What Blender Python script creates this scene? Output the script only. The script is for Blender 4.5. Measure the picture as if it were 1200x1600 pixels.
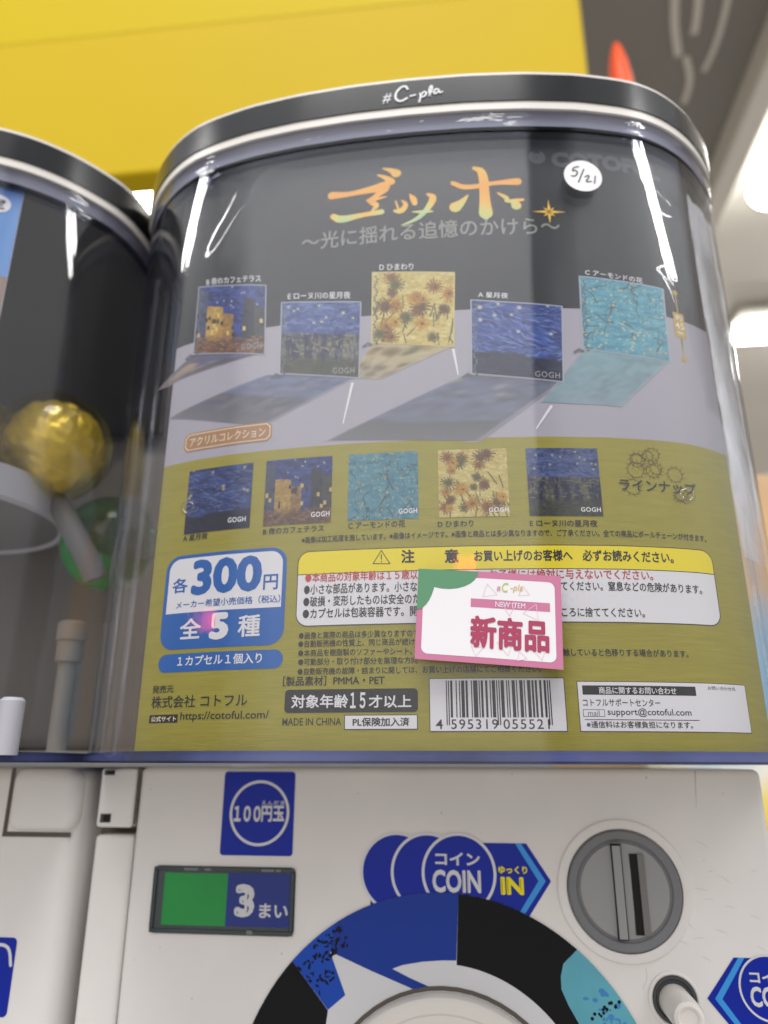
import bpy, math, random
import numpy as np
from mathutils import Vector, Matrix, geometry

# ------------------------------------------------------------------ camera, world, light
S = bpy.context.scene
for o in list(bpy.data.objects): bpy.data.objects.remove(o)
COL = S.collection
random.seed(7)
RNG = np.random.default_rng(11)

def camera():
    p, y, r = math.radians(18.782), math.radians(-6.723), math.radians(.156)
    fwd = Vector((math.sin(y)*math.cos(p), math.cos(y)*math.cos(p), math.sin(p)))
    right = Vector((math.cos(y), -math.sin(y), 0)); up = right.cross(fwd)
    r2 = math.cos(r)*right + math.sin(r)*up; u2 = -math.sin(r)*right + math.cos(r)*up
    cd = bpy.data.cameras.new('camera'); c = bpy.data.objects.new('camera', cd); COL.objects.link(c)
    c.matrix_world = Matrix(((r2.x, u2.x, -fwd.x, 0), (r2.y, u2.y, -fwd.y, -.27), (r2.z, u2.z, -fwd.z, 0), (0, 0, 0, 1)))
    cd.sensor_fit = 'VERTICAL'; cd.sensor_height = 36; cd.lens = 36*1159.94/1600
    cd.clip_start = .005; cd.clip_end = 60
    cd.dof.use_dof = True; cd.dof.focus_distance = .205; cd.dof.aperture_fstop = 8.5
    S.camera = c
camera()

W = bpy.data.worlds.new('World'); S.world = W; W.use_nodes = True
wn = W.node_tree.nodes; wl = W.node_tree.links
bg = wn['Background']
tc = wn.new('ShaderNodeTexCoord'); sp = wn.new('ShaderNodeSeparateXYZ'); wl.new(tc.outputs['Generated'], sp.inputs[0])
rp = wn.new('ShaderNodeValToRGB'); mr = wn.new('ShaderNodeMapRange')
mr.inputs[1].default_value = -1; mr.inputs[2].default_value = 1
wl.new(sp.outputs['Z'], mr.inputs[0]); wl.new(mr.outputs[0], rp.inputs[0])
rp.color_ramp.elements[0].position = .2; rp.color_ramp.elements[0].color = (.34, .32, .30, 1)
rp.color_ramp.elements[1].position = .75; rp.color_ramp.elements[1].color = (.74, .74, .75, 1)
e_ = rp.color_ramp.elements.new(.5); e_.color = (.34, .33, .32, 1)
rx = wn.new('ShaderNodeValToRGB'); mxx = wn.new('ShaderNodeMapRange'); mxx.inputs[1].default_value = -1; mxx.inputs[2].default_value = 1
wl.new(sp.outputs['X'], mxx.inputs[0]); wl.new(mxx.outputs[0], rx.inputs[0])
X_ = [(0, .7), (.19, .35), (.26, 1.3), (.618, 1.3), (.628, .2), (.66, .25), (.70, .8), (1, .8)]
rx.color_ramp.elements[0].position = 0; rx.color_ramp.elements[0].color = (.6, .6, .6, 1); rx.color_ramp.elements[1].position = 1; rx.color_ramp.elements[1].color = (.8, .8, .8, 1)
for p_, v_ in X_[1:-1]:
    q = rx.color_ramp.elements.new(p_); q.color = (v_, v_, v_, 1)
yb = wn.new('ShaderNodeMapRange'); yb.inputs[1].default_value = -.35; yb.inputs[2].default_value = .2; wl.new(sp.outputs['Y'], yb.inputs[0])
mw = wn.new('ShaderNodeMix'); mw.data_type = 'RGBA'; mw.inputs[7].default_value = (.55, .55, .55, 1)
wl.new(yb.outputs[0], mw.inputs[0]); wl.new(rx.outputs[0], mw.inputs[6])
mm = wn.new('ShaderNodeMix'); mm.data_type = 'RGBA'; mm.blend_type = 'MULTIPLY'; mm.inputs[0].default_value = 1
wl.new(rp.outputs[0], mm.inputs[6]); wl.new(mw.outputs[2], mm.inputs[7]); wl.new(mm.outputs[2], bg.inputs[0]); bg.inputs[1].default_value = 1.6

def area(name, loc, target, sx, sy, power, col=(1, 1, 1)):
    l = bpy.data.lights.new(name, 'AREA'); l.shape = 'RECTANGLE'; l.size = sx; l.size_y = sy; l.energy = power; l.color = col
    o = bpy.data.objects.new(name, l); COL.objects.link(o); o.location = loc
    d = Vector(target) - Vector(loc); o.rotation_euler = d.to_track_quat('-Z', 'Y').to_euler(); return o
# shop ceiling tubes, running towards the wall of machines
for cx_, cy_, rz_, off_ in ((-1.32, -.38, -.55, 0), (-1.32, -.38, -.55, .085), (1.28, -.44, .36, 0), (1.28, -.44, .36, .085)):
    lamp_ = area('ceiling_tube_lamp', (cx_-off_*math.sin(rz_), cy_-off_*math.cos(rz_), 1.2), (cx_, cy_, 0), .76, .028, 3.2, (1, .99, .97)); lamp_.rotation_euler = (0, 0, rz_)

area('overhead_key_lamp', (-.1, -1.3, 2.5), (0, 0, 0), 1.4, .9, 44, (1, .985, .96))  # added soft key for the machine front, set high to stay out of reflections

# small red LED signs across the aisle, mirrored in the clear plastic
area('red_sign_lamp', (.10, -2.05, .56), (0, 0, .1), .11, .07, .16, (1, .06, .05))
area('red_sign_lamp', (-1.6, -1.55, .42), (0, 0, .1), .14, .06, .2, (1, .05, .16))
S.view_settings.view_transform = 'Standard'; S.view_settings.look = 'None'
S.view_settings.exposure = .22; S.view_settings.gamma = 1; S.view_settings.use_curve_mapping = False
S.render.engine = 'CYCLES'
cy = S.cycles; cy.max_bounces = 12; cy.transparent_max_bounces = 24; cy.transmission_bounces = 8; cy.glossy_bounces = 5
cy.diffuse_bounces = 3; cy.caustics_reflective = False; cy.caustics_refractive = False; cy.use_denoising = True
cy.sample_clamp_indirect = 6

# ------------------------------------------------------------------ materials
def s2l(c):
    return tuple((v/12.92 if v <= .04045 else ((v+.055)/1.055)**2.4) for v in (x/255 for x in c))
MATS = {}
def pm(name, rgb=None, rough=.45, lin=None, metal=0, coat=0, spec=.28, noise=0, nscale=60, bump=0, bscale=200, bstretch=(1, 1, 1), attr=None, emit=0, trans=0):
    if name in MATS: return MATS[name]
    m = bpy.data.materials.new(name); m.use_nodes = True; MATS[name] = m
    n, l = m.node_tree.nodes, m.node_tree.links; b = n['Principled BSDF']
    c = lin if lin else s2l(rgb if rgb else (128, 128, 128))
    b.inputs['Base Color'].default_value = (*c, 1); b.inputs['Roughness'].default_value = rough
    b.inputs['Metallic'].default_value = metal; b.inputs['Coat Weight'].default_value = coat
    b.inputs['Coat Roughness'].default_value = .05; b.inputs['Specular IOR Level'].default_value = spec
    b.inputs['Transmission Weight'].default_value = trans
    src = None
    if attr:
        a = n.new('ShaderNodeAttribute'); a.attribute_name = attr; src = a.outputs['Color']; l.new(src, b.inputs['Base Color'])
    if noise or bump:
        t = n.new('ShaderNodeTexCoord'); mp = n.new('ShaderNodeMapping'); mp.inputs['Scale'].default_value = bstretch
        l.new(t.outputs['Object'], mp.inputs[0])
    if noise:
        nz = n.new('ShaderNodeTexNoise'); nz.inputs['Scale'].default_value = nscale; nz.inputs['Detail'].default_value = 5
        l.new(mp.outputs[0], nz.inputs['Vector'])
        mx = n.new('ShaderNodeMix'); mx.data_type = 'RGBA'; mx.blend_type = 'MULTIPLY'; mx.inputs[0].default_value = 1
        r = n.new('ShaderNodeMapRange'); r.inputs[1].default_value = .3; r.inputs[2].default_value = .7
        r.inputs[3].default_value = 1-noise; r.inputs[4].default_value = 1+noise*.3
        l.new(nz.outputs['Fac'], r.inputs[0])
        if src: l.new(src, mx.inputs[6])
        else: mx.inputs[6].default_value = (*c, 1)
        l.new(r.outputs[0], mx.inputs[7]); l.new(mx.outputs[2], b.inputs['Base Color'])
    if bump:
        nb = n.new('ShaderNodeTexNoise'); nb.inputs['Scale'].default_value = bscale; nb.inputs['Detail'].default_value = 3
        l.new(mp.outputs[0], nb.inputs['Vector'])
        bp = n.new('ShaderNodeBump'); bp.inputs['Strength'].default_value = bump; bp.inputs['Distance'].default_value = .001
        l.new(nb.outputs['Fac'], bp.inputs['Height']); l.new(bp.outputs[0], b.inputs['Normal'])
    if emit:
        b.inputs['Emission Color'].default_value = (*c, 1); b.inputs['Emission Strength'].default_value = emit
    return m

def clear(name, face, edge, ior=1.45, rough=.015, bump=0, bscale=30, stretch=(1, 1, 1), haze=0.0, scratch=0):
    """thin clear sheet: passes light straight through, mirrors by Fresnel, deeper tint where it is seen edge-on"""
    m = bpy.data.materials.new(name); m.use_nodes = True; n, l = m.node_tree.nodes, m.node_tree.links
    n.remove(n['Principled BSDF']); out = n['Material Output']
    tr = n.new('ShaderNodeBsdfTransparent'); gl = n.new('ShaderNodeBsdfGlossy'); gl.inputs['Roughness'].default_value = rough
    fr = n.new('ShaderNodeFresnel'); ge = n.new('ShaderNodeNewGeometry'); mi = n.new('ShaderNodeMapRange')
    mi.inputs[3].default_value = ior; mi.inputs[4].default_value = 1/ior      # same mirror share from either side of the sheet
    l.new(ge.outputs['Backfacing'], mi.inputs[0]); l.new(mi.outputs[0], fr.inputs['IOR'])
    lw = n.new('ShaderNodeLayerWeight'); lw.inputs['Blend'].default_value = .35
    cr = n.new('ShaderNodeValToRGB'); cr.color_ramp.elements[0].position = .35; cr.color_ramp.elements[0].color = (*face, 1)
    cr.color_ramp.elements[1].position = 1; cr.color_ramp.elements[1].color = (*edge, 1)
    l.new(lw.outputs['Facing'], cr.inputs[0]); l.new(cr.outputs[0], tr.inputs[0])
    mx = n.new('ShaderNodeMixShader'); l.new(fr.outputs[0], mx.inputs[0]); l.new(tr.outputs[0], mx.inputs[1]); l.new(gl.outputs[0], mx.inputs[2])
    last = mx
    if haze:
        df = n.new('ShaderNodeBsdfDiffuse'); df.inputs[0].default_value = (.92, .92, .93, 1)
        m2 = n.new('ShaderNodeMixShader'); m2.inputs[0].default_value = haze
        t = n.new('ShaderNodeTexCoord'); nz = n.new('ShaderNodeTexNoise'); nz.inputs['Scale'].default_value = 45; nz.inputs['Detail'].default_value = 6
        mp = n.new('ShaderNodeMapping'); mp.inputs['Scale'].default_value = (1, 1, .35); l.new(t.outputs['Object'], mp.inputs[0]); l.new(mp.outputs[0], nz.inputs['Vector'])
        r = n.new('ShaderNodeMapRange'); r.inputs[1].default_value = .35; r.inputs[2].default_value = .75; r.inputs[3].default_value = haze*.3; r.inputs[4].default_value = haze*1.8
        l.new(nz.outputs['Fac'], r.inputs[0]); l.new(r.outputs[0], m2.inputs[0])
        l.new(mx.outputs[0], m2.inputs[1]); l.new(df.outputs[0], m2.inputs[2]); last = m2
    if bump:
        t = n.new('ShaderNodeTexCoord'); mp = n.new('ShaderNodeMapping'); mp.inputs['Scale'].default_value = stretch
        l.new(t.outputs['Object'], mp.inputs[0]); nb = n.new('ShaderNodeTexNoise'); nb.inputs['Scale'].default_value = bscale
        nb.inputs['Detail'].default_value = 4; nb.inputs['Roughness'].default_value = .45
        l.new(mp.outputs[0], nb.inputs['Vector']); bp = n.new('ShaderNodeBump'); bp.inputs['Strength'].default_value = bump
        bp.inputs['Distance'].default_value = .004; l.new(nb.outputs['Fac'], bp.inputs['Height'])
        l.new(bp.outputs[0], gl.inputs['Normal'])
    l.new(last.outputs[0], out.inputs[0]); MATS[name] = m; return m

M_WHITE = pm('machine_white_plastic', (228, 225, 222),   .42, noise=.08, nscale=22, bump=.03, bscale=900)
M_WHITE2 = pm('white_gloss_plastic', (222, 218, 212), .25)
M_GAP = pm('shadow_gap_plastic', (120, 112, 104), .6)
M_BLACKBAND = pm('black_gloss_band', lin=(.008, .009, .011), rough=.22)
M_INK = pm('black_ink', lin=(.012, .012, .012), rough=.5)
M_SOFTINK = pm('brown_ink', lin=(.02, .018, .01), rough=.5)
M_PAPERWHITE = pm('white_print', (226, 224, 228), .5)
M_WHITEINK = pm('white_ink', (232, 232, 236), .5)
M_SILVER = pm('silver_ink', (150, 150, 150), .4)
M_DARKINK = pm('dark_grey_ink', (84, 86, 92), .4)
M_CARDBLACK = pm('card_black', lin=(.012, .014, .02), rough=.4, noise=.2, nscale=30)
M_TABLE = pm('card_lilac_print', (172, 168, 179), .45, noise=.06, nscale=12)
M_GOLD = pm('card_gold_print', lin=(.335, .292, .03), rough=.42, noise=.12, nscale=90, bstretch=(1, 1, 14), bump=.15, bscale=300)
M_YELLOW = pm('caution_yellow', (236, 216, 20), .45)
M_RED = pm('red_ink', (196, 44, 52), .5)
M_BLUE = pm('badge_blue', (8, 92, 172), .45)
M_STICKBLUE = pm('sticker_blue', lin=(.0, .016, .33), rough=.34)
M_LIGHTBLUE = pm('sticker_light_blue', (60, 150, 226), .35)
M_STICKWHITE = pm('sticker_white', (214, 214, 218), .35)
M_STICKYELLOW = pm('sticker_yellow', (240, 226, 20), .35)
M_ROYAL = pm('dial_royal_blue', (8, 52, 148), .35)
M_SPECK = pm('dial_speckled_blue', (10, 70, 176), .35)
M_DIALBLACK = pm('dial_black', lin=(.006, .006, .007), rough=.45, spec=.16)
M_TEAL = pm('dial_teal', (96, 172, 190), .35, noise=.12, nscale=80)
M_TEALBLUE = pm('dial_teal_stain', (64, 134, 196), .35)
M_GREY1 = pm('coin_grey', (120, 121, 124), .45)
M_GREY2 = pm('coin_grey_light', (150, 151, 152), .38)
M_GREYD = pm('dark_grey_plastic', (70, 71, 74), .45)
M_HOLE = pm('hole_black', lin=(.006, .006, .006), rough=.6)
M_GREEN = pm('window_green', (8, 150, 62), .35, noise=.1, nscale=60)
M_WINFRAME = pm('window_smoke_plastic', (44, 56, 58), .15, coat=.5)
M_PINK = pm('sticker_pink', (192, 118, 150), .5)
M_PINKD = pm('sticker_rose', (166, 66, 96), .5)
M_STGREEN = pm('sticker_green', (92, 142, 108), .5)
M_LINE = pm('sticker_pale_line', (226, 196, 206), .5)
M_GOLDLABEL = pm('gold_label', (190, 160, 70), .4)
M_STAR = pm('star_gold', (250, 204, 80), .4)
M_BROWNLABEL = pm('brown_label', (172, 128, 92), .4)
M_CREAM = pm('cream_ink', (236, 222, 190), .5)
M_SKETCH = pm('sketch_ink', (96, 78, 26), .5)
M_ART = pm('printed_artwork', rough=.42, attr='Col')
M_CLEAR = clear('clear_case_plastic', (.985, .986, .99), (.80, .83, .90), 1.42, .02, bump=.02, bscale=14)
M_SLEEVE = clear('clear_film', (.985, .985, .985), (.9, .91, .94), 1.4, .05, bump=.22, bscale=26, stretch=(1, 1, .35), haze=.008)
M_FILM = clear('crinkled_film', (.96, .96, .97), (.88, .9, .92), 1.5, .14, bump=1.0, bscale=70, stretch=(1, 1, .4), haze=.8)
M_LIP = pm('lip_blue_reflection', lin=(.075, .09, .22), rough=.1, spec=.5, coat=.4, noise=.75, nscale=22, bstretch=(1, 1, 1))  # clear lip; the blue it reflects is painted in as patchy colour
M_GLINT = clear('glint_acrylic', (.94, .95, .97), (.8, .83, .9), 2.0, .06, haze=.12)
M_RIM = clear('rim_acrylic', (.55, .57, .68), (.3, .33, .46), 1.45, .04, bump=.5, bscale=20, stretch=(1, 1, 3))

# ------------------------------------------------------------------ surfaces (millimetres in, metres out)
XC = -15.2                                # centre line of the machine
_A = [0, .1, .2, .29, .36, .405, .447, .48, .515, .54, .563, .578, .586, .588]
_B = [0, .002, .0095, .0225, .040, .055, .079, .105, .14, .175, .21, .25, .30, .36]
_uu = np.linspace(-.588, .588, 801); _bb = np.interp(np.abs(_uu), _A, _B)
_k = np.hanning(41); _k /= _k.sum(); _bs = np.convolve(np.pad(_bb, 20, 'edge'), _k, 'valid')
_w = np.clip((.57-np.abs(_uu))/.05, 0, 1); _bb = _bs*_w + _bb*(1-_w)
def base(u): return 1+float(np.interp(abs(u), _uu[400:], _bb[400:]))
def S_card(x, z, o): return (x*.001, (-270+200*base((x-XC)/200)+6.3-o)*.001, z*.001)
def S_case(x, z, o): return (x*.001, (-270+200*base((x-XC)/200)+1.3-o)*.001, z*.001)
def S_lid(x, z, o): return (x*.001, (-270+200*base((x-XC)/200)-o)*.001, z*.001)
def S_panel(x, z, o): return (x*.001, -o*.001, z*.001)
def S_npanel(x, z, o): return (x*.001, (-7-o)*.001, z*.001)

def outline(off=0, cx=XC, dy=0, yback=190, n=160):
    """closed plan outline of the rounded case, millimetres"""
    t = np.linspace(-.588, .588, 801); P = np.c_[t*200, _bb*200-70]
    P = np.r_[[[-117.6, yback-14], [-117.6, 0]], P, [[117.6, 0], [117.6, yback-14]]]
    d = np.r_[0, np.cumsum(np.hypot(*np.diff(P, axis=0).T))]; s = np.linspace(0, d[-1], n)
    P = np.c_[np.interp(s, d, P[:, 0]), np.interp(s, d, P[:, 1])]
    c = [(117.6-14+14*math.cos(a), yback-14+14*math.sin(a)) for a in np.linspace(.15, 1.57, 5)]
    P = np.r_[P, c, [(-x, y) for x, y in c[::-1]]]
    T = np.roll(P, -1, 0)-np.roll(P, 1, 0); T /= np.hypot(*T.T)[:, None]
    N = np.c_[T[:, 1], -T[:, 0]]
    P = P + N*off
    return P + [cx, dy]

# ------------------------------------------------------------------ mesh builder
LOC = {}
_txt = {}
def glyphs(body, bold=0, shear=0, space=1):
    k = (body, bold, shear, space)
    if k not in _txt:
        cu = bpy.data.curves.new('t', 'FONT'); cu.body = body; cu.resolution_u = 3; cu.offset = bold; cu.shear = shear; cu.space_character = space
        o = bpy.data.objects.new('t', cu); COL.objects.link(o)
        me = bpy.data.meshes.new_from_object(o.evaluated_get(bpy.context.evaluated_depsgraph_get()))
        v = np.array([w.co[:2] for w in me.vertices]); f = [tuple(p.vertices) for p in me.polygons]
        bpy.data.objects.remove(o); bpy.data.curves.remove(cu); bpy.data.meshes.remove(me)
        _txt[k] = (v, f)
    return _txt[k]

class MB:
    def __init__(s): s.v, s.f, s.m, s.c, s.mats = [], [], [], [], []
    def mi(s, m):
        if m not in s.mats: s.mats.append(m)
        return s.mats.index(m)
    def add(s, vs, fs, m, cols=None):
        b = len(s.v); k = s.mi(m); s.v += [tuple(map(float, q)) for q in vs]
        s.c += list(cols) if cols is not None else [(1, 1, 1)]*len(vs)
        for f in fs: s.f.append(tuple(i+b for i in f)); s.m.append(k)
    # --- flat graphics laid on a surface, all in mm
    def quad(s, sf, q, o, m, n=None, colf=None):
        """four corners TL TR BR BL, bilinear grid so it follows the curve"""
        q = [np.array(p, float) for p in q]
        w = max(np.hypot(*(q[1]-q[0])), np.hypot(*(q[2]-q[3]))); h = max(np.hypot(*(q[3]-q[0])), np.hypot(*(q[2]-q[1])))
        nx, ny = n if n else (max(1, int(w/1.1)), max(1, int(h/40)+1))
        vs, cs = [], []
        for j in range(ny+1):
            for i in range(nx+1):
                u, v = i/nx, j/ny
                p = (q[0]*(1-u)+q[1]*u)*(1-v)+(q[3]*(1-u)+q[2]*u)*v
                vs.append(sf(p[0], p[1], o))
                if colf is not None: cs.append(colf[min(int(v*colf.shape[0]), colf.shape[0]-1), min(int(u*colf.shape[1]), colf.shape[1]-1)])
        fs = [(j*(nx+1)+i, (j+1)*(nx+1)+i, (j+1)*(nx+1)+i+1, j*(nx+1)+i+1) for j in range(ny) for i in range(nx)]
        s.add(vs, fs, m, cs if colf is not None else None)
    def rect(s, sf, x0, z0, x1, z1, o, m): s.quad(sf, [(x0, z1), (x1, z1), (x1, z0), (x0, z0)], o, m)
    def poly(s, sf, pts, o, m, step=2.4, colf=None):
        t = geometry.tessellate_polygon([[Vector((p[0], p[1], 0)) for p in pts]])
        tri = [[np.array(pts[i], float) for i in f] for f in t]
        mx = max(max(np.hypot(*(a[i]-a[i-1])) for i in range(3)) for a in tri)
        while mx > step:
            nt = []
            for a, b, c in tri:
                ab, bc, ca = (a+b)/2, (b+c)/2, (c+a)/2
                nt += [[a, ab, ca], [ab, b, bc], [ca, bc, c], [ab, bc, ca]]
            tri = nt; mx /= 2
        vs = []; fs = []; cs = []
        for a, b, c in tri:
            if (b[0]-a[0])*(c[1]-a[1])-(b[1]-a[1])*(c[0]-a[0]) < 0: b, c = c, b
            k = len(vs); vs += [sf(p[0], p[1], o) for p in (a, b, c)]; fs.append((k, k+1, k+2))
            if colf: cs += [colf(p[0], p[1]) for p in (a, b, c)]
        s.add(vs, fs, m, cs if colf else None)
    def rrect(s, sf, x0, z0, x1, z1, r, o, m, corners=(1, 1, 1, 1), step=2.4):
        """rounded rectangle; corners = TL TR BR BL"""
        P = []
        for (cx, cz, a0, on) in ((x1-r, z1-r, 0, corners[1]), (x0+r, z1-r, 90, corners[0]), (x0+r, z0+r, 180, corners[3]), (x1-r, z0+r, 270, corners[2])):
            if on: P += [(cx+r*math.cos(math.radians(a)), cz+r*math.sin(math.radians(a))) for a in range(a0, a0+91, 15)]
            else:
                a = math.radians(a0+45); P.append((cx+r*(1 if math.cos(a) > 0 else -1), cz+r*(1 if math.sin(a) > 0 else -1)))
        s.poly(sf, P, o, m, step)
    def disc(s, sf, c, r, o, m, n=48, r0=0, a0=0, a1=360, rz=None):
        A = np.radians(np.linspace(a0, a1, n+1)); rr = [r0+(r-r0)*k for k in ((0, 1) if r < 12 else (0, .5, 1))]
        k = (rz or r)/r
        vs = [sf(c[0]+q*math.cos(a), c[1]+q*k*math.sin(a), o) for q in rr for a in A]; L = n+1
        fs = [(j*L+i, (j+1)*L+i, (j+1)*L+i+1, j*L+i+1) for j in range(len(rr)-1) for i in range(n)]
        s.add(vs, fs, m)
    def stroke(s, sf, pts, wd, o, m, colf=None, cap=True):
        """brush stroke through pts with widths wd, smoothed"""
        P = np.array(pts, float); w = np.array(wd if hasattr(wd, '__len__') else [wd]*len(P), float)
        t = np.r_[0, np.cumsum(np.hypot(*np.diff(P, axis=0).T))]
        n = max(2, int(t[-1]/.6)+1); n = min(n, 60)
        if len(P) > 2:
            for _ in range(2):
                Q = [P[0]]; ww = [w[0]]
                for i in range(len(P)-1):
                    Q += [P[i]*.75+P[i+1]*.25, P[i]*.25+P[i+1]*.75]; ww += [w[i]*.75+w[i+1]*.25, w[i]*.25+w[i+1]*.75]
                P = np.array(Q+[P[-1]]); w = np.array(ww+[w[-1]])
        T = np.gradient(P, axis=0); T /= np.maximum(np.hypot(*T.T), 1e-9)[:, None]; N = np.c_[-T[:, 1], T[:, 0]]
        vs, cs = [], []
        for p, nn, q in zip(P, N, w):
            for k in (-.5, .5):
                r = p+nn*q*k; vs.append(sf(r[0], r[1], o))
                if colf: cs.append(colf(r[0], r[1]))
        fs = [(2*i, 2*i+2, 2*i+3, 2*i+1) for i in range(len(P)-1)]
        s.add(vs, fs, m, cs if colf else None)
        if cap:
            for p, q in ((P[0], w[0]), (P[-1], w[-1])):
                if q > .05:
                    A = np.linspace(0, 2*math.pi, 13)[:-1]
                    vv = [(p[0]+q/2*math.cos(a), p[1]+q/2*math.sin(a)) for a in A]
                    s.add([sf(x, z, o-.006) for x, z in vv], [tuple(range(12))], m, [colf(x, z) for x, z in vv] if colf else None)
    def text(s, sf, body, L, R, T, o, m, bold=0, shear=0, rot=False, space=1):
        """ink box of the words fitted from L (bottom left) to R (bottom right), top level T"""
        cjk = bold > .03 or (bold > .0 and any(ord(ch) > 0x2000 for ch in body))
        v, f = glyphs(body, 0 if cjk else bold, shear, space); lo, hi = v.min(0), v.max(0)
        w = (v-lo)/(hi-lo); L, R, T = np.array(L, float), np.array(R, float), np.array(T, float)
        if rot: ax = R-L; ay = T-L
        else:
            h = T[1]-L[1]; zb = (L[1]+R[1])/2; ax = np.array([R[0]-L[0], 0]); L = np.array([L[0], zb]); ay = np.array([0, h])
        if cjk:
            e = bold*.9/(hi-lo); w = w*(1-2*e)+e
            for k, a in enumerate(np.arange(12)*math.pi/6):
                p = L + (w[:, :1]+e[0]*math.cos(a))*ax + (w[:, 1:]+e[1]*math.sin(a))*ay
                s.add([sf(x, z, o+.002*k) for x, z in p], f, m)
        p = L + w[:, :1]*ax + w[:, 1:]*ay
        s.add([sf(x, z, o+(.018 if cjk else 0)) for x, z in p], f, m)
    # --- solids, metres
    def box(s, lo, hi, m, bev=0):
        (a, b, c), (d, e, f) = lo, hi
        if not bev:
            vs = [(x, y, z) for z in (c, f) for y in (b, e) for x in (a, d)]
            s.add(vs, [(0, 2, 3, 1), (4, 5, 7, 6), (0, 1, 5, 4), (2, 6, 7, 3), (0, 4, 6, 2), (1, 3, 7, 5)], m); return
        import bmesh
        bm = bmesh.new(); bmesh.ops.create_cube(bm, size=1)
        for v in bm.verts: v.co = Vector(((a+d)/2+v.co.x*(d-a), (b+e)/2+v.co.y*(e-b), (c+f)/2+v.co.z*(f-c)))
        bmesh.ops.bevel(bm, geom=bm.edges[:], offset=bev, segments=4, profile=.5, affect='EDGES')
        bm.verts.ensure_lookup_table(); bm.verts.index_update()
        s.add([v.co[:] for v in bm.verts], [tuple(v.index for v in q.verts) for q in bm.faces], m); bm.free()
    def ringwall(s, P, z0, z1, m, flip=False, steps=1):
        n = len(P); vs = [(x*.001, y*.001, (z0+(z1-z0)*k/steps)*.001) for k in range(steps+1) for x, y in P]
        fs = [(k*n+i, k*n+(i+1) % n, (k+1)*n+(i+1) % n, (k+1)*n+i) for k in range(steps) for i in range(n)]
        s.add(vs, [f[::-1] for f in fs] if flip else fs, m)
    def cap(s, P, z, m, up=True):
        n = len(P); vs = [(x*.001, y*.001, z*.001) for x, y in P]; f = tuple(range(n)); s.add(vs, [f if up else f[::-1]], m)
    def annulus(s, P, Q, z, m, up=True):
        n = len(P); vs = [(x*.001, y*.001, z*.001) for x, y in P]+[(x*.001, y*.001, z*.001) for x, y in Q]
        s.add(vs, [((i, (i+1) % n, n+(i+1) % n, n+i) if up else (i, n+i, n+(i+1) % n, (i+1) % n)) for i in range(n)], m)
    def lathe(s, c, prof, m, axis='y', n=56):
        """prof: (radius, distance) pairs; axis y points at the viewer (-y), z up; metres"""
        vs = []
        for r, d in prof:
            for i in range(n):
                a = 2*math.pi*i/n
                if axis == 'y': vs.append((c[0]+r*math.cos(a), c[1]-d, c[2]+r*math.sin(a)))
                else: vs.append((c[0]+r*math.cos(a), c[1]+r*math.sin(a), c[2]+d))
        fs = [(j*n+i, j*n+(i+1) % n, (j+1)*n+(i+1) % n, (j+1)*n+i) for j in range(len(prof)-1) for i in range(n)]
        s.add(vs, fs, m)
    def tube(s, pts, r, m, n=10):
        P = [Vector(p) for p in pts]; vs = []
        for i, p in enumerate(P):
            t = (P[min(i+1, len(P)-1)]-P[max(i-1, 0)]).normalized(); a = t.orthogonal().normalized(); b = t.cross(a)
            vs += [tuple(p+a*r*math.cos(2*math.pi*k/n)+b*r*math.sin(2*math.pi*k/n)) for k in range(n)]
        fs = [(i*n+k, i*n+(k+1) % n, (i+1)*n+(k+1) % n, (i+1)*n+k) for i in range(len(P)-1) for k in range(n)]
        fs += [tuple(range(n))[::-1], tuple((len(P)-1)*n+k for k in range(n))]
        s.add(vs, fs, m)
    def build(s, name, parent=None, loc=None, smooth=False, label=None):
        wl_ = Vector(loc) if loc is not None else (LOC[parent] if parent else Vector((0, 0, 0)))
        me = bpy.data.meshes.new(name); me.from_pydata([tuple(Vector(v)-wl_) for v in s.v], [], s.f)
        for m in s.mats: me.materials.append(m)
        me.polygons.foreach_set('material_index', s.m)
        if smooth: me.shade_smooth() if smooth is True else me.set_sharp_from_angle(angle=smooth)
        if M_ART in s.mats or any(x.name.endswith('gradient') for x in s.mats):
            at = me.color_attributes.new('Col', 'FLOAT_COLOR', 'POINT')
            at.data.foreach_set('color', np.c_[np.array(s.c, np.float32), np.ones(len(s.c), np.float32)].ravel())
        me.update(); o = bpy.data.objects.new(name, me); COL.objects.link(o)
        if parent: o.parent = parent; o.location = wl_-LOC[parent]
        else: o.location = wl_
        LOC[o] = wl_
        if label: o['label'] = label
        return o

def tag(o, label, cat, group=None, kind=None):
    o['label'] = label; o['category'] = cat
    if group: o['group'] = group
    if kind: o['kind'] = kind
    return o
def empty(name, loc):
    o = bpy.data.objects.new(name, None); o.empty_display_size = .02; COL.objects.link(o); o.location = loc; LOC[o] = Vector(loc); return o
SM = math.radians(35)

# ------------------------------------------------------------------ the shop behind
b = MB(); b.box((.585, .2, 1.26), (2.6, 4.2, 1.30), pm('ceiling_board', (226, 222, 214), .8, noise=.06, nscale=4)); o = b.build('ceiling', loc=(.6, 2, 1.26)); o['kind'] = 'structure'
b = MB(); b.box((.45, 4.2, -1.0), (3.4, 4.3, 1.26), pm('beige_wall', (212, 186, 156), .8, noise=.15, nscale=2)); tag(b.build('shop_wall', loc=(1, 4.2, -1)), 'plain beige shop wall far behind on the right', 'wall')
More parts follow.
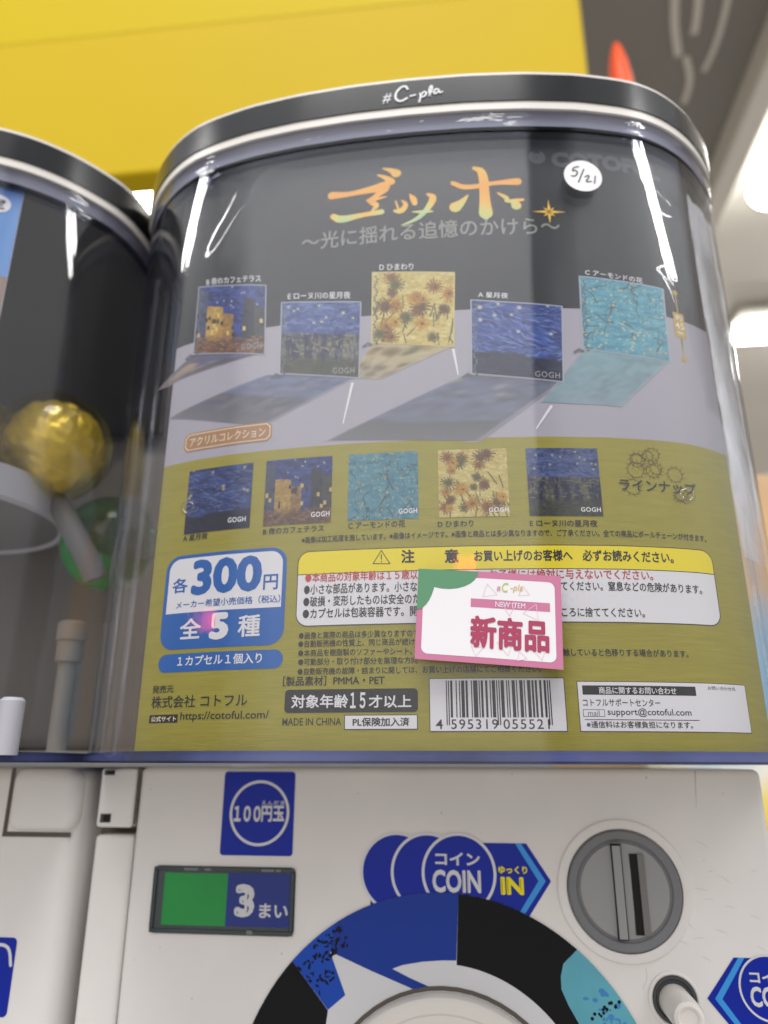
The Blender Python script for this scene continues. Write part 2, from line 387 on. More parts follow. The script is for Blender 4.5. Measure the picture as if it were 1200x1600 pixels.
# dark ceiling panel with thin pale line drawing
cp = MB(); cp.box((.02, .35, 1.205), (.535, 3.2, 1.235), pm('dark_grey_panel', (140, 137, 132), .7, noise=.08, nscale=3)); cpo = cp.build('ceiling_panel', loc=(.28, 1.8, 1.205))
tag(cpo, 'dark grey ceiling panel with thin pale curved line drawing', 'ceiling panel')
def S_ceil(x, d, o): return (x*.001, (d-270)*.001, 1.205-o*.001)
def ceilpt(xr, zr): return (xr/zr*1205/1000*1000, 1205/zr)
lm = MB(); M_CL = pm('pale_line_paint', (214, 210, 200), .6)
for pts, w in (([(0.3996, 1.3064), (0.3884, 1.2306), (0.3863, 1.1858), (0.3859, 1.1475)], 12), ([(0.4391, 1.3001), (0.4296, 1.2427), (0.4169, 1.1933)], 11), ([(0.4899, 1.2921), (0.4731, 1.2332), (0.4486, 1.1622), (0.4217, 1.1080)], 9), ([(0.3973, 1.1460), (0.4002, 1.0938), (0.3815, 1.0430)], 10)):
    lm.stroke(S_ceil, [ceilpt(*p) for p in pts], w*1.15, 3, M_CL, cap=False)
lm.build('line_drawing', cpo)
# pale beam along the edge of the panel and the tube lights beside it
b = MB(); b.box((.537, .5, 1.14), (.583, 3.6, 1.26), pm('pale_beam', (226, 222, 212), .6), .006); tag(b.build('ceiling_beam', loc=(.56, 2, 1.14)), 'pale beam running along the edge of the dark ceiling panel', 'beam')
M_TUBE = pm('lit_tube', lin=(1, .98, .93), emit=14); M_FIX = pm('lamp_housing', (210, 208, 200), .5)
def tube_light(x, y0, y1, z, r, label):
    e = empty('ceiling_light', (x, y0, z)); tag(e, label, 'ceiling light')
    t = MB(); t.tube([(x, y0, z), (x, y0+.01, z), (x, y1, z)], r, M_TUBE, 16); t.build('tube', e, smooth=SM)
    h = MB(); h.box((x-r*1.3, y0+.01, z+r+.002), (x+r*1.3, y1-.01, z+r*1.6+.004), M_FIX); h.build('housing', e)
tube_light(.668, .35, 1.12, 1.17, .036, 'bright white tube light beside the pale ceiling beam')
e = empty('ceiling_light', (.92, 1.72, 1.2)); tag(e, 'short bright light far behind the clear case on the right', 'ceiling light')
t = MB(); t.box((.80, 1.70, 1.185), (1.35, 1.77, 1.215), M_TUBE, .01); t.build('diffuser', e)
h = MB(); h.box((.79, 1.65, 1.217), (1.36, 1.81, 1.235), M_FIX); h.build('housing', e)
e = empty('ceiling_light', (-1.1, 1.7, 1.93)); tag(e, 'bright white light glimpsed between the two machine lids', 'ceiling light')
t = MB(); t.box((-1.32, 1.78, 1.80), (-.95, 1.82, 1.98), M_TUBE, .01); t.build('diffuser', e)
h = MB(); h.box((-1.33, 1.825, 1.79), (-.94, 1.85, 1.99), M_FIX); h.build('housing', e)
# yellow sign board over the machines
y = empty('sign_board', (-.4, .3, .56)); tag(y, 'large plain yellow sign board above and behind the machines', 'sign board')
M_SIGN = pm('yellow_board', (188, 160, 10), .6, spec=.15, noise=.04, nscale=3); M_SIGN2 = pm('yellow_board_strong', (188, 164, 2), .6, spec=.15)
t = MB(); t.box((-1.3, .300, .568), (.1335, .33, 1.4), M_SIGN, .004); t.build('board', y)
t = MB(); t.add([(-1.3, .2996, .776), (.134, .2996, .762), (.134, .2996, 1.4), (-1.3, .2996, 1.4)], [(0, 1, 2, 3)], M_SIGN2); t.build('upper_band', y)
# orange rounded tip behind the lid
t = MB(); t.lathe((.2, .43, .60), [(.018, 0), (.016, .12), (.0132, .172), (.0105, .2), (.006, .222), (.0025, .231), (0, .233)], pm('orange_plastic', (236, 84, 24), .4), 'z', 28)
tag(t.build('orange_cone', loc=(.2, .43, .60), smooth=True), 'bright orange rounded cone tip rising behind the black lid', 'cone')
# poster board beyond the case on the right
M_POST = bpy.data.materials.new('poster_print'); M_POST.use_nodes = True
n, l = M_POST.node_tree.nodes, M_POST.node_tree.links; tcn = n.new('ShaderNodeTexCoord'); spn = n.new('ShaderNodeSeparateXYZ'); nz = n.new('ShaderNodeTexNoise'); nz.inputs['Scale'].default_value = 9
l.new(tcn.outputs['Object'], spn.inputs[0]); l.new(tcn.outputs['Object'], nz.inputs['Vector'])
ma = n.new('ShaderNodeMath'); ma.operation = 'MULTIPLY_ADD'; ma.inputs[1].default_value = .16; l.new(nz.outputs['Fac'], ma.inputs[0]); l.new(spn.outputs['Z'], ma.inputs[2])
rr = n.new('ShaderNodeValToRGB'); l.new(ma.outputs[0], rr.inputs[0])
cr = rr.color_ramp; cr.elements[0].position = .0; cr.elements[0].color = (*s2l((150, 110, 60)), 1); cr.elements[1].position = .55; cr.elements[1].color = (*s2l((200, 180, 150)), 1)
for p_, c_ in ((.10, (236, 196, 60)), (.135, (236, 214, 120)), (.16, (232, 230, 220)), (.19, (120, 186, 222)), (.24, (130, 192, 222)), (.27, (222, 178, 120)), (.36, (196, 160, 120)), (.45, (206, 190, 168))):
    q = cr.elements.new(p_); q.color = (*s2l(c_), 1)
l.new(rr.outputs[0], n['Principled BSDF'].inputs['Base Color'])
t = MB(); t.box((.112, .26, -.12), (.46, .27, .20), M_POST); tag(t.build('poster_board', loc=(.112, .26, -.08)), 'blurred light blue and yellow poster board beside the clear case', 'poster')

# ------------------------------------------------------------------ machine bodies
def case_parts(root, cx, dy, film=True):
    P = outline(0, cx, dy); n = len(P)
    # lid: white core with a glossy black band, top sheet
    b = MB(); b.ringwall(P, 214.6, 231.2, M_WHITE2); Q = outline(-2.2, cx, dy)
    b.annulus(P, Q, 214.6, M_WHITE2, up=False); b.ringwall(Q, 209, 214.6, M_WHITE2, flip=True)
    b.cap(outline(-.0, cx, dy), 231.2, M_WHITE2); b.cap(Q, 216, pm('lid_underside', (90, 92, 98), .5), up=False)
    lid = b.build('lid', root, smooth=SM)
    b = MB(); B = outline(.45, cx, dy); b.ringwall(B, 218.0, 229.6, M_BLACKBAND); b.annulus(B, P, 229.6, M_BLACKBAND); b.annulus(B, P, 218.0, M_BLACKBAND, up=False)
    band = b.build('lid_band', lid, smooth=SM)
    # rim just under the lid
    b = MB(); R1 = outline(-.8, cx, dy); b.ringwall(R1, 206.0, 214.5, M_RIM); R2 = outline(-3.4, cx, dy); b.ringwall(R2, 206.0, 214.5, M_RIM); b.annulus(R1, R2, 206.0, M_RIM, up=False)
    b.build('clear_rim', root, smooth=SM)
    # clear walls
    b = MB(); b.ringwall(outline(-1.3, cx, dy), 3.4, 206, M_CLEAR, steps=4); b.ringwall(outline(-3.0, cx, dy), 3.4, 206, M_CLEAR, steps=4)
    case = b.build('clear_case', root, smooth=SM)
    for sx in (-1, 1):  # thin tubes added to catch the lamps as bright lines along the case edge
        b = MB(); b.tube([((cx+sx*117.4)*.001, (dy+6)*.001, .0036), ((cx+sx*117.4)*.001, (dy+6)*.001, .2058)], .0011, M_GLINT, 12)
        b.build('edge_glint', case, smooth=True)
    # thick bottom lip
    b = MB(); L1 = outline(-.1, cx, dy); L2 = outline(-1.4, cx, dy); L3 = outline(-5.5, cx, dy)
    b.ringwall(L1, .8, 2.4, M_LIP); b.annulus(L1, L2, 2.4, M_LIP); b.ringwall(L2, 2.4, 3.4, M_LIP); b.annulus(L2, L3, 3.4, M_LIP)
    b.annulus(L1, L2, .8, M_LIP, up=False); b.ringwall(L2, .2, .8, M_LIP); b.annulus(L2, L3, .2, M_LIP, up=False); b.ringwall(L3, .2, 3.4, M_LIP, flip=True)
    b.build('case_lip', root, smooth=SM)
    b = MB(); F = outline(-5.6, cx, dy); b.ringwall(F, .4, 2.4, M_WHITE2); b.cap(F, 2.4, M_WHITE2); b.cap(F, .4, M_WHITE2, up=False)
    b.build('case_floor', root, smooth=SM)
    return lid, band, case

ROOT = empty('capsule_machine', (XC*.001, .06, -.30))
tag(ROOT, 'white capsule toy machine with black-banded clear case holding the dark and gold card', 'vending machine', 'capsule machines standing side by side')
NX = -252.5
ROOT2 = empty('capsule_machine', (NX*.001, .053, -.30))
tag(ROOT2, 'white capsule toy machine at the left edge, clear case with yellow and green capsules', 'vending machine', 'capsule machines standing side by side')

# --- main body
b = MB()
b.box((-.1195, 0, -.30), (.0925, .19, -.0012), M_WHITE, .0022)
body = b.build('body', ROOT, smooth=SM)
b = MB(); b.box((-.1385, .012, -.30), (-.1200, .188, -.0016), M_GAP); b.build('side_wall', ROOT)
# left door edge, below the hinge
b = MB(); b.box((-.1338, .0, -.30), (-.1197, .014, -.0236), M_WHITE, .0016); b.build('door_edge', ROOT, smooth=SM)
# hinge block with two square holes
hb = MB(); hx0, hx1 = -.1336, -.1203; hb.box((hx0, -.0012, -.0212), (hx1, .012, -.0016), M_WHITE, .0012); hg = hb.build('hinge_block', ROOT, smooth=SM)
hm = MB()
for (a, c) in (((-132.39, -1.03), (-128.40, -3.85)), ((-132.04, -16.69), (-128.10, -19.59))):
    x0, z1 = a; x1, z0 = c; hm.rect(S_panel, x0, z0, x1, min(z1, -2.2), 1.35, M_GREYD); hm.rect(S_panel, x0+(x1-x0)*.3, z0+.3, x1-.3, min(z1, -2.2)-.3, 1.42, M_HOLE)
hm.build('hinge_hole', hg)
hm = MB(); hm.rect(S_panel, *(-119.42, -20.12), *(-120.45, -0.78), .15, pm('groove_shadow', (92, 86, 80), .7)); hm.rect(S_panel, *(-133.33, -21.31), *(-119.97, -20.44), .18, pm('groove_shadow', (92, 86, 80), .7)); hm.build('groove_shade', body)  # flat dark strips painting the shade in the grooves beside the hinge

# 100 yen sticker
def zc(a): return np.array(a, float)
b = MB(); (x0, z1), (x1, z0) = (-88.16, -2.51), (-62.71, -29.52)
b.rrect(S_panel, x0, z0, x1, z1, 1.2, .12, M_STICKBLUE)
cx, cz = (-74.94, -15.96); r = 10.75
b.disc(S_panel, (cx, cz), r*.985, .2, M_STICKWHITE, 64, r0=r*.9)
b.text(S_panel, '１００', (-83.98, -18.92), (-74.44, -18.82), (-84.34, -13.76), .22, M_STICKWHITE, bold=.045, space=.72)
b.text(S_panel, '円玉', (-74.21, -18.82), (-66.09, -18.73), (-74.50, -13.68), .22, M_STICKWHITE, bold=.035)
b.text(S_panel, 'えんだま', (-74.29, -13.48), (-66.11, -13.41), (-74.37, -12.02), .22, M_STICKWHITE, bold=.01)
b.build('coin_sticker', body, label='square blue 100円玉 sticker with white ring')

# coin count window
wq = [(-110.92, -32.86), (-61.23, -33.04), (-61.25, -53.43), (-110.94, -53.73)]
x0 = (wq[0][0]+wq[3][0])/2; x1 = (wq[1][0]+wq[2][0])/2; z1 = (wq[0][1]+wq[1][1])/2; z0 = (wq[2][1]+wq[3][1])/2
b = MB(); b.rrect(S_panel, x0, z0, x1, z1, 2.0, .3, M_WINFRAME)
fr = b.build('count_window', body, smooth=False)
fm = MB()
for q in ((x0+.3, z1-1.5, x1-.3, z1-.3), (x0+.3, z0+.3, x1-.3, z0+1.5), (x0+.3, z0+1.5, x0+1.6, z1-1.5), (x1-1.6, z0+1.5, x1-.3, z1-1.5)):
    fm.box((q[0]*.001, -.0011, q[1]*.001), (q[2]*.001, -.00035, q[3]*.001), M_WINFRAME, .0003)
fm.build('frame', fr, smooth=SM)
lb = MB(); gx = (-84.58, -42.03)[0]
lb.rect(S_panel, (-106.73, -42.47)[0], z0+2.6, gx, z1-2.2, .45, M_GREEN); lb.build('green_drum_label', fr)
lb = MB(); lb.rect(S_panel, gx, z0+2.6, x1-1.7, z1-1.9, .47, pm('window_blue', (8, 40, 132), .35))
lb.text(S_panel, '3', (-81.71, -48.29), (-74.93, -48.14), (-82.40, -38.29), .55, M_STICKWHITE, bold=.055)
lb.text(S_panel, 'まい', (-73.18, -48.28), (-63.41, -48.25), (-73.43, -43.91), .55, M_STICKWHITE, bold=.03)
lb.build('blue_drum_label', fr)
M_WIN = clear('window_pane', (.95, .96, .96), (.8, .8, .85), 1.3, .06, bump=.25, bscale=60, haze=.01)
lb = MB(); lb.rrect(S_panel, x0+1.2, z0+1.2, x1-1.2, z1-1.2, .8, .9, M_WIN); lb.build('pane', fr)
lb = MB()
for px_, w in ((392, 9), (290, 22), (322, 10), (410, 20), (432, 8)):
    ax = (-97.62, -33.44)[0] + (px_-300)*.2245
    top = px_ != 392
    lb.rect(S_panel, ax, (z1-1.35 if top else z0+.5), ax+w*.22, (z1-.6 if top else z0+1.7), 1.14, pm('worn_edge', (110, 118, 122), .5))
lb.build('worn_marks', fr)

# COIN arrow sticker
b = MB()
tz1, tz0, tm = (17.20, -24.48)[1], (15.89, -46.26)[1], (23.05, -35.59)[1]
b.poly(S_panel, [(-35.97, -37.24), ((-35.97, -37.24)[0], tz0-4), ((15.08, -46.27)[0], tz0), ((22.84, -35.60)[0], tm), ((15.54, -24.51)[0], tz1), ((-6.91, -24.81)[0], tz1), (-20.81, -29.28)], .12, M_STICKBLUE)
w = 1.9; ax = (12.84, -24.54)[0]; bx = (19.79, -35.65)[0]; cx2 = (12.25, -46.34)[0]
b.poly(S_panel, [(ax-w/2, tz1), (ax+w/2, tz1), (bx+w/2+.4, tm), (cx2+w/2, tz0), (cx2-w/2, tz0), (bx-w/2, tm)], .16, M_LIGHTBLUE)
for k, (pxl, pxr) in enumerate(((566, 681), (611, 726), (657, 772))):
    xa, xb = (-38.80, -33.83)[0]+k*10.25, (-14.30, -33.42)[0]+k*10.25
    r = 12.2; c = ((xa+xb)/2-.7, (-7.02, -21.48)[1]-r)
    b.disc(S_panel, c, r, .2+.07*k, M_STICKWHITE, 64); b.disc(S_panel, c, r*.925, .23+.07*k, M_STICKBLUE, 64)
b.text(S_panel, 'コイン', (-14.47, -31.50), (0.23, -31.26), (-14.40, -27.63), .42, M_STICKWHITE, bold=.035)
b.text(S_panel, 'COIN', (-15.47, -39.70), (0.33, -39.39), (-15.34, -32.86), .42, M_STICKWHITE, bold=.035)
b.text(S_panel, 'ゆっくり', (6.15, -33.64), (15.43, -33.48), (6.26, -31.36), .42, M_STICKYELLOW, bold=.045)
b.text(S_panel, 'IN', (6.68, -39.82), (14.05, -39.68), (6.93, -34.57), .42, M_STICKYELLOW, bold=.045)
b.build('coin_arrow_sticker', body, label='blue コイン COIN IN arrow sticker pointing right to the coin slot')

# right hexagon sticker
b = MB(); hz1, hzm, hz0 = (76.36, -55.71)[1], (67.16, -66.85)[1], 2*(67.16, -66.85)[1]-(76.36, -55.71)[1]
hx = (76.36, -55.71)[0]; hl = (67.16, -66.85)[0]
b.poly(S_panel, [(hl, hzm), (hx, hz1), (91.9, hz1), (91.9, hz0), (hx, hz0)], .12, M_STICKBLUE)
ax, bx = (78.61, -55.64)[0], (70.34, -66.74)[0]
b.poly(S_panel, [(ax-.9, hz1), (ax+.9, hz1), (bx+1.2, hzm), (ax+.9, hz0), (ax-.9, hz0), (bx-.9, hzm)], .16, M_LIGHTBLUE)
c = ((77.15, -63.17)[0]+8.6, (79.68, -63.60)[1]); b.disc(S_panel, c, 9.0, .2, M_STICKWHITE, 56); b.disc(S_panel, c, 8.4, .23, M_STICKBLUE, 56)
b.text(S_panel, 'コイン', (c[0]-5.6, c[1]+1.3), (c[0]+5.6, c[1]+1.3), (c[0]-5.6, c[1]+4.4), .3, M_STICKWHITE, bold=.035)
b.text(S_panel, 'COIN', (c[0]-6.0, c[1]-5), (c[0]+6, c[1]-5), (c[0]-6, c[1]+.4), .3, M_STICKWHITE, bold=.035)
b.text(S_panel, 'コイン', (c[0]-3, c[1]-13.2), (c[0]+7, c[1]-13.2), (c[0]-3, c[1]-10.2), .3, M_STICKYELLOW, bold=.045)
b.build('return_sticker', body, label='blue hexagon コイン COIN sticker cut by the right edge')

# coin slot
cx, cz = .0455, -.0376
b = MB(); b.lathe((cx, 0, cz), [(.0212, -.0005), (.0206, .0009), (.0192, .0013), (.0180, .0011), (.0178, -.0005)], M_WHITE); bez = b.build('coin_slot', body, smooth=SM)
b = MB(); b.lathe((cx, 0, cz), [(.0177, -.001), (.0176, .0012), (.0171, .0019), (.0150, .0016), (.0146, .0010), (.0140, .0009)], M_GREY1); b.build('slot_ring', bez, smooth=SM)
b = MB(); b.lathe((cx, 0, cz), [(.0141, .0009), (.0136, .0018), (.006, .0022), (.0, .0022)], M_GREY2); b.build('slot_face', bez, smooth=SM)
cxm, czm = cx*1000, cz*1000
b = MB(); b.box((cx-.0034, -.0029, cz-.0138), (cx-.0002, -.0016, cz+.0136), M_HOLE); b.box((cx-.0031, -.0034, cz-.0135), (cx-.0005, -.0027, cz+.0131), M_GREY2, .0002); b.build('guide_strip', bez)
b = MB(); b.box((cx+.0022, -.00225, cz-.0124), (cx+.0064, -.0017, cz+.0107), M_HOLE); b.box((cx+.0046, -.00285, cz-.0124), (cx+.0066, -.0020, cz+.0107), pm('slot_lip_grey', (118, 116, 114), .35), .0002); b.build('slot_opening', bez)

# dial plate with painted ring
DC = (-12.9, -106.2); RI, RO = 46.4, 66.7
def pol(r, a): return (DC[0]+r*math.cos(math.radians(a)), DC[1]+r*math.sin(math.radians(a)))
b = MB(); b.disc(S_panel, DC, RO, .5, M_STICKWHITE, 120)
dial = b.build('dial_plate', body, label='round dial plate with black, blue and teal painted ring')
def arc(r, a0, a1, n=20): return [pol(r, a) for a in np.linspace(a0, a1, n)]
b = MB()
def ang(q): return math.degrees(math.atan2(q[1]-DC[1], q[0]-DC[0]))
aB = ang((-7.18, -41.22)); aT = ang((28.33, -56.15)); aS0 = ang((-61.37, -60.43)); aS1 = ang((-47.51, -49.19))
b.poly(S_panel, arc(RO, aB, -70, 60)+arc(RI, -70, ang((-8.10, -58.75)), 60), .55, M_DIALBLACK, 8)
b.poly(S_panel, arc(RO, aS0, 250, 40)+arc(RI, 250, ang((-50.52, -77.65)), 30)+[(-49.19, -73.79)], .55, M_DIALBLACK, 8)
# speckled blue
b.poly(S_panel, arc(RO, aS1, aS0, 10)+[(-49.19, -73.61), (-43.72, -69.39), (-49.00, -57.35)], .58, M_SPECK, 6)
# royal blue with the pointed strip
b.poly(S_panel, arc(RO, aB, aS1, 24)+[(-49.00, -57.35), (-35.55, -62.40), (-21.04, -67.44), (-14.77, -67.07), (-23.24, -63.99), (-28.75, -61.66), (-25.26, -60.49), (-19.10, -59.42), (-12.97, -58.89), (-8.30, -58.76)], .58, M_ROYAL, 6)
# teal blob
b.poly(S_panel, arc(RO, aT, 2, 22)+[(35.63, -81.20), (28.59, -74.85), (25.72, -69.89), (23.90, -65.68), (23.95, -62.23), (24.99, -58.71)], .61, M_TEAL, 6)
for k in range(46):
    a = random.uniform(22, aT-9); r = random.uniform(58, 65); q = pol(r, a)
    b.disc(S_panel, q, random.uniform(.3, 1.1), .64+.0004*k, M_TEALBLUE, 8, rz=random.uniform(.3, .9))
for k in range(16):
    t = k/15; x_, z_ = np.array((31.99, -73.06))*(1-t)+np.array((40.79, -68.55))*t
    b.disc(S_panel, (x_+random.uniform(-.6, .6), z_+random.uniform(-1, 1)), random.uniform(.15, .55), .68+.0004*k, M_DIALBLACK, 7)
for k in range(95):
    a = random.uniform(aS1-1, aS0+3); r = random.uniform(54, 65.5) if a > aS1+8 else random.uniform(59, 65.5)
    q = np.array(pol(r, a)); d = random.uniform(0, 360); lw_ = random.uniform(.6, 2.0)
    dd = np.array((math.cos(math.radians(d)), math.sin(math.radians(d))))*lw_
    b.stroke(S_panel, [q-dd/2, q, q+dd/2+np.array((.3, .2))], [.2, random.uniform(.4, 1.2), .2], .62+.0004*k, M_DIALBLACK, cap=False)
b.build('painted_ring', dial)
kx, kz = -.0126, -.1071
b = MB(); b.lathe((kx, 0, kz), [(.0412, -.001), (.0412, .0007), (.0400, .0008)], pm('knob_shadow_ring', (96, 88, 80), .6)); b.build('knob_shadow', dial, smooth=SM)  # flat dark ring painting the shadow around the knob
b = MB(); b.lathe((kx, 0, kz), [(.0396, 0), (.0396, .003), (.0390, .0045), (.0376, .0054), (.0350, .0054), (.0342, .0046), (.0322, .0046), (.0312, .0056), (.0295, .0066), (.02, .0085), (0, .009)], M_WHITE2, n=96); kn = b.build('knob', body, smooth=SM)
b = MB(); b.box((kx-.031, -.026, kz-.007), (kx+.031, -.004, kz+.007), M_WHITE2, .004); b.build('grip_bar', kn, smooth=SM)

# return lever
lx, lz = (57.55, -67.49); lx *= .001; lz *= .001
b = MB(); b.lathe((lx, 0, lz), [(.0078, -.001), (.0077, .0007), (.0070, .0010), (.0066, .0006), (.0066, -.001)], M_WHITE); lv = b.build('return_lever', body, smooth=SM)
b = MB(); b.lathe((lx, 0, lz), [(.0066, .0002), (.0064, .0008), (.0057, .0009), (.0053, .0003), (0, .0003)], M_GREYD); b.build('lever_sleeve', lv, smooth=SM)
b = MB(); b.lathe((lx, 0, lz-.0004), [(.0047, 0), (.0046, .0155), (.0042, .0168), (.0032, .0173), (.0026, .0170), (.0024, .0165), (0, .0165)], M_WHITE2); b.build('lever_rod', lv, smooth=SM)

b = MB(); rg = np.random.default_rng(8); M_SC = pm('scuff_mark', (188, 180, 172), .5); M_SC2 = pm('scuff_dark', (146, 138, 130), .5)
for k_ in range(16):
    p_ = np.array((rg.uniform(60, 86), rg.uniform(-58, -22))); a = rg.uniform(-.9, .3); L_ = rg.uniform(1.5, 7)
    b.stroke(S_panel, [p_, p_+np.array((math.cos(a), math.sin(a)))*L_*.5+(0, .3), p_+np.array((math.cos(a), math.sin(a)))*L_], [.03, .14, .03], .02+.0005*k_, M_SC, cap=False)
for p_ in ((12.08, -3.08), (71.21, -28.82), (-65.08, -58.52), (-106.50, -57.77), (-115.17, -8.51), (56.11, -3.91), (-40.43, -9.51), (-12.00, -15.38), (-94.18, -72.09), (-114.95, -61.74), (79.86, -8.72)): b.disc(S_panel, p_, rg.uniform(.12, .26), .02, M_SC2, 8)
b.stroke(S_panel, [(71.92, -1.64), (70.87, -13.07)], [.2, .05], .03, M_SC2, cap=False); b.stroke(S_panel, [(49.95, -59.21), (50.19, -62.30), (48.39, -64.91)], .12, .03, M_SC, cap=False)
so_ = b.build('scuff_marks', body); so_['kind'] = 'stuff'
LID, BAND, CASE = case_parts(ROOT, XC, 0)
# lid lettering
b = MB()
lo = .75
b.text(S_lid, '#', (-24.39, 219.96), (-21.21, 220.08), (-24.40, 224.38), lo, M_WHITEINK, shear=.2, rot=True)
def script(pts, w=.75): b.stroke(S_lid, pts, w, lo, M_WHITEINK)
script([(-15.52, 225.44), (-16.19, 227.01), (-18.01, 226.68), (-19.84, 223.99), (-19.85, 221.35), (-18.04, 219.91), (-15.77, 221.36)])
script([(-14.64, 222.09), (-12.84, 222.47)], .6)
script([(-11.53, 219.11), (-10.82, 221.96), (-11.26, 222.88)], .6); script([(-11.04, 221.98), (-9.67, 223.89), (-8.79, 222.92), (-9.71, 221.26), (-11.05, 221.40)], .6)
script([(-7.91, 221.65), (-6.73, 225.05), (-7.15, 226.58), (-8.10, 224.02), (-7.69, 221.63)], .6)
script([(-4.51, 223.93), (-5.62, 224.64), (-6.54, 222.97), (-5.89, 222.03), (-4.52, 223.64), (-4.32, 222.45), (-3.41, 222.94)], .6)
b.build('lid_lettering', BAND)

# new item sticker on the case
q = [np.array(v) for v in ((-13.96, 51.77), (25.00, 49.02), (23.81, 23.71), (-15.31, 26.82))]
def S_lift(x, z, o): return S_case(x, z, o+.15+.4*max(0, (q[0][1]-z)/26)**2)
def S_new(s, t, o):
    p = (q[0]*(1-s)+q[1]*s)*(1-t)+(q[3]*(1-s)+q[2]*s)*t; return S_lift(p[0], p[1], o)
def nt(b, body, s0, s1, t1, t0, m, **k):
    P = lambda s, t: (q[0]*(1-s)+q[1]*s)*(1-t)+(q[3]*(1-s)+q[2]*s)*t
    b.text(S_lift, body, P(s0, t1), P(s1, t1), P(s0, t0), .3, m, rot=True, **k)
b = MB(); b.quad(S_lift, q, .12, M_PINK, n=(16, 4))
aspect = 43/28
def rr_st(s0, t0, s1, t1, r, n=6):
    P = []
    for (cs, ct, a0) in ((s1-r/aspect, t0+r, -90), (s1-r/aspect, t1-r, 0), (s0+r/aspect, t1-r, 90), (s0+r/aspect, t0+r, 180)):
        P += [(cs+r/aspect*math.cos(math.radians(a0+90*k/n)), ct+r*math.sin(math.radians(a0+90*k/n))) for k in range(n+1)]
    return P
b.poly(S_new, rr_st(.042, .075, .955, .935, .07), .17, M_PAPERWHITE, .12)
for c, r in (((.0, 0.0), .40), ((.20, 0), .36)):
    P = [(0, 0)]+[(c[0]+r*.62*math.cos(a)*(1 if True else 1), max(0, r*.62*math.sin(a)*(1.0 if c[0] == 0 else .62)/1)) for a in np.linspace(0, math.pi/2, 10)]
    if c[0]: P = [(c[0]-.2, 0)]+[(c[0]+.225*math.cos(a), .215*math.sin(a)) for a in np.linspace(0, math.pi, 14)]
    else: P = [(0, 0)]+[(.13*math.cos(a)+0, .46*math.sin(a)) for a in np.linspace(0, math.pi/2, 10)]
    b.poly(S_new, [(max(0, u), v) for u, v in P], .21 if c[0] else .23, M_STGREEN, .2)
b.poly(S_new, [(.375, .305), (.92, .305), (.92, .40), (.375, .40)], .21, M_PINK, .15)
nt(b, 'NEW ITEM', .545, .75, .383, .325, M_PAPERWHITE)
nt(b, '新商品', .375, .91, .84, .49, M_PINKD, bold=.04)
for c, r in (((.50, .22), .09), ((.74, .2), .07), ((.64, .38), .09), ((.42, .86), .07), ((.62, .8), .1), ((.8, .42), .1), ((.85, .85), .07), ((.72, .9), .06)):
    P = [(c[0]+r/aspect*math.cos(a+c[0]*9), c[1]+r*math.sin(a+c[0]*9)) for a in (0, 2.09, 4.19, 6.283)]
    for i in range(3): b.stroke(S_new, [P[i], P[i+1]], .004, .25, M_LINE, cap=False)
nt(b, '#', .555, .58, .215, .15, M_PINK); nt(b, 'C', .59, .635, .215, .11, pm('olive_ink', (180, 190, 70), .5), shear=.2)
nt(b, '-pla', .65, .735, .215, .12, pm('tan_ink', (206, 176, 90), .5), shear=.2)
b.build('new_item_sticker', CASE, label='pink bordered 新商品 NEW ITEM sticker stuck on the clear case')
# round date sticker
b = MB(); cc = np.array((42.67, 187.09)); r_ = ((49.13, 186.47)[0]-(36.32, 188.18)[0])/2
b.disc(S_case, cc, r_, .12, M_WHITEINK, 40)
def hs(*pts): b.stroke(S_case, pts, .42, .2, M_INK)
hs((41.46, 190.79), (39.71, 190.43), (39.15, 188.80), (40.27, 189.38), (41.05, 188.34), (40.06, 186.68), (38.79, 186.91)); hs((43.11, 189.82), (40.93, 184.32))
hs((43.27, 186.61), (44.43, 187.52), (44.80, 186.75), (43.09, 184.46), (45.29, 184.94)); hs((46.80, 187.26), (46.31, 184.26))
b.build('date_sticker', CASE, label='small round white sticker with handwritten 5/21')
# clear rivets
for c in ((-85.52, 74.83), (63.64, 74.10)):
    x_, y_, z_ = S_case(c[0], c[1], 0); prof = [(.0011, .0004), (.0013, .0009), (.0018, .0011), (.0023, .0008), (.0025, .0002)]
    b = MB(); b.lathe((x_, y_, z_), prof, clear('rivet_plastic', (.85, .85, .87), (.3, .3, .33), 1.7, .05), n=24); b.build('rivet', CASE, smooth=True)

# ------------------------------------------------------------------ the printed display card
CX0, CX1 = (-99.64, 36.14)[0], (82.60, 34.80)[0]
CT, CB = 214.2, (-24.17, 2.98)[1]
ZT, ZY = 138.5, (-24.40, 93.44)[1]
b = MB()
# base sheet, upper corners trimmed
def strip(z0, z1, m, n=40):
    b.quad(S_card, [(CX0, z1), (CX1, z1), (CX1, z0), (CX0, z0)], 0, m, n=(150, 3))
strip(CB, ZY, M_GOLD); strip(ZY, ZT, M_TABLE); strip(ZT, CT, M_CARDBLACK)
b.quad(S_card, [(CX1, CT), (CX0, CT), (CX0, CB), (CX1, CB)], -.5, M_PAPERWHITE, n=(150, 3))
CARD = b.build('display_card', loc=(XC*.001, -.06, CB*.001), smooth=SM)
tag(CARD, 'black, lilac and gold printed display card inside the clear case', 'display card')

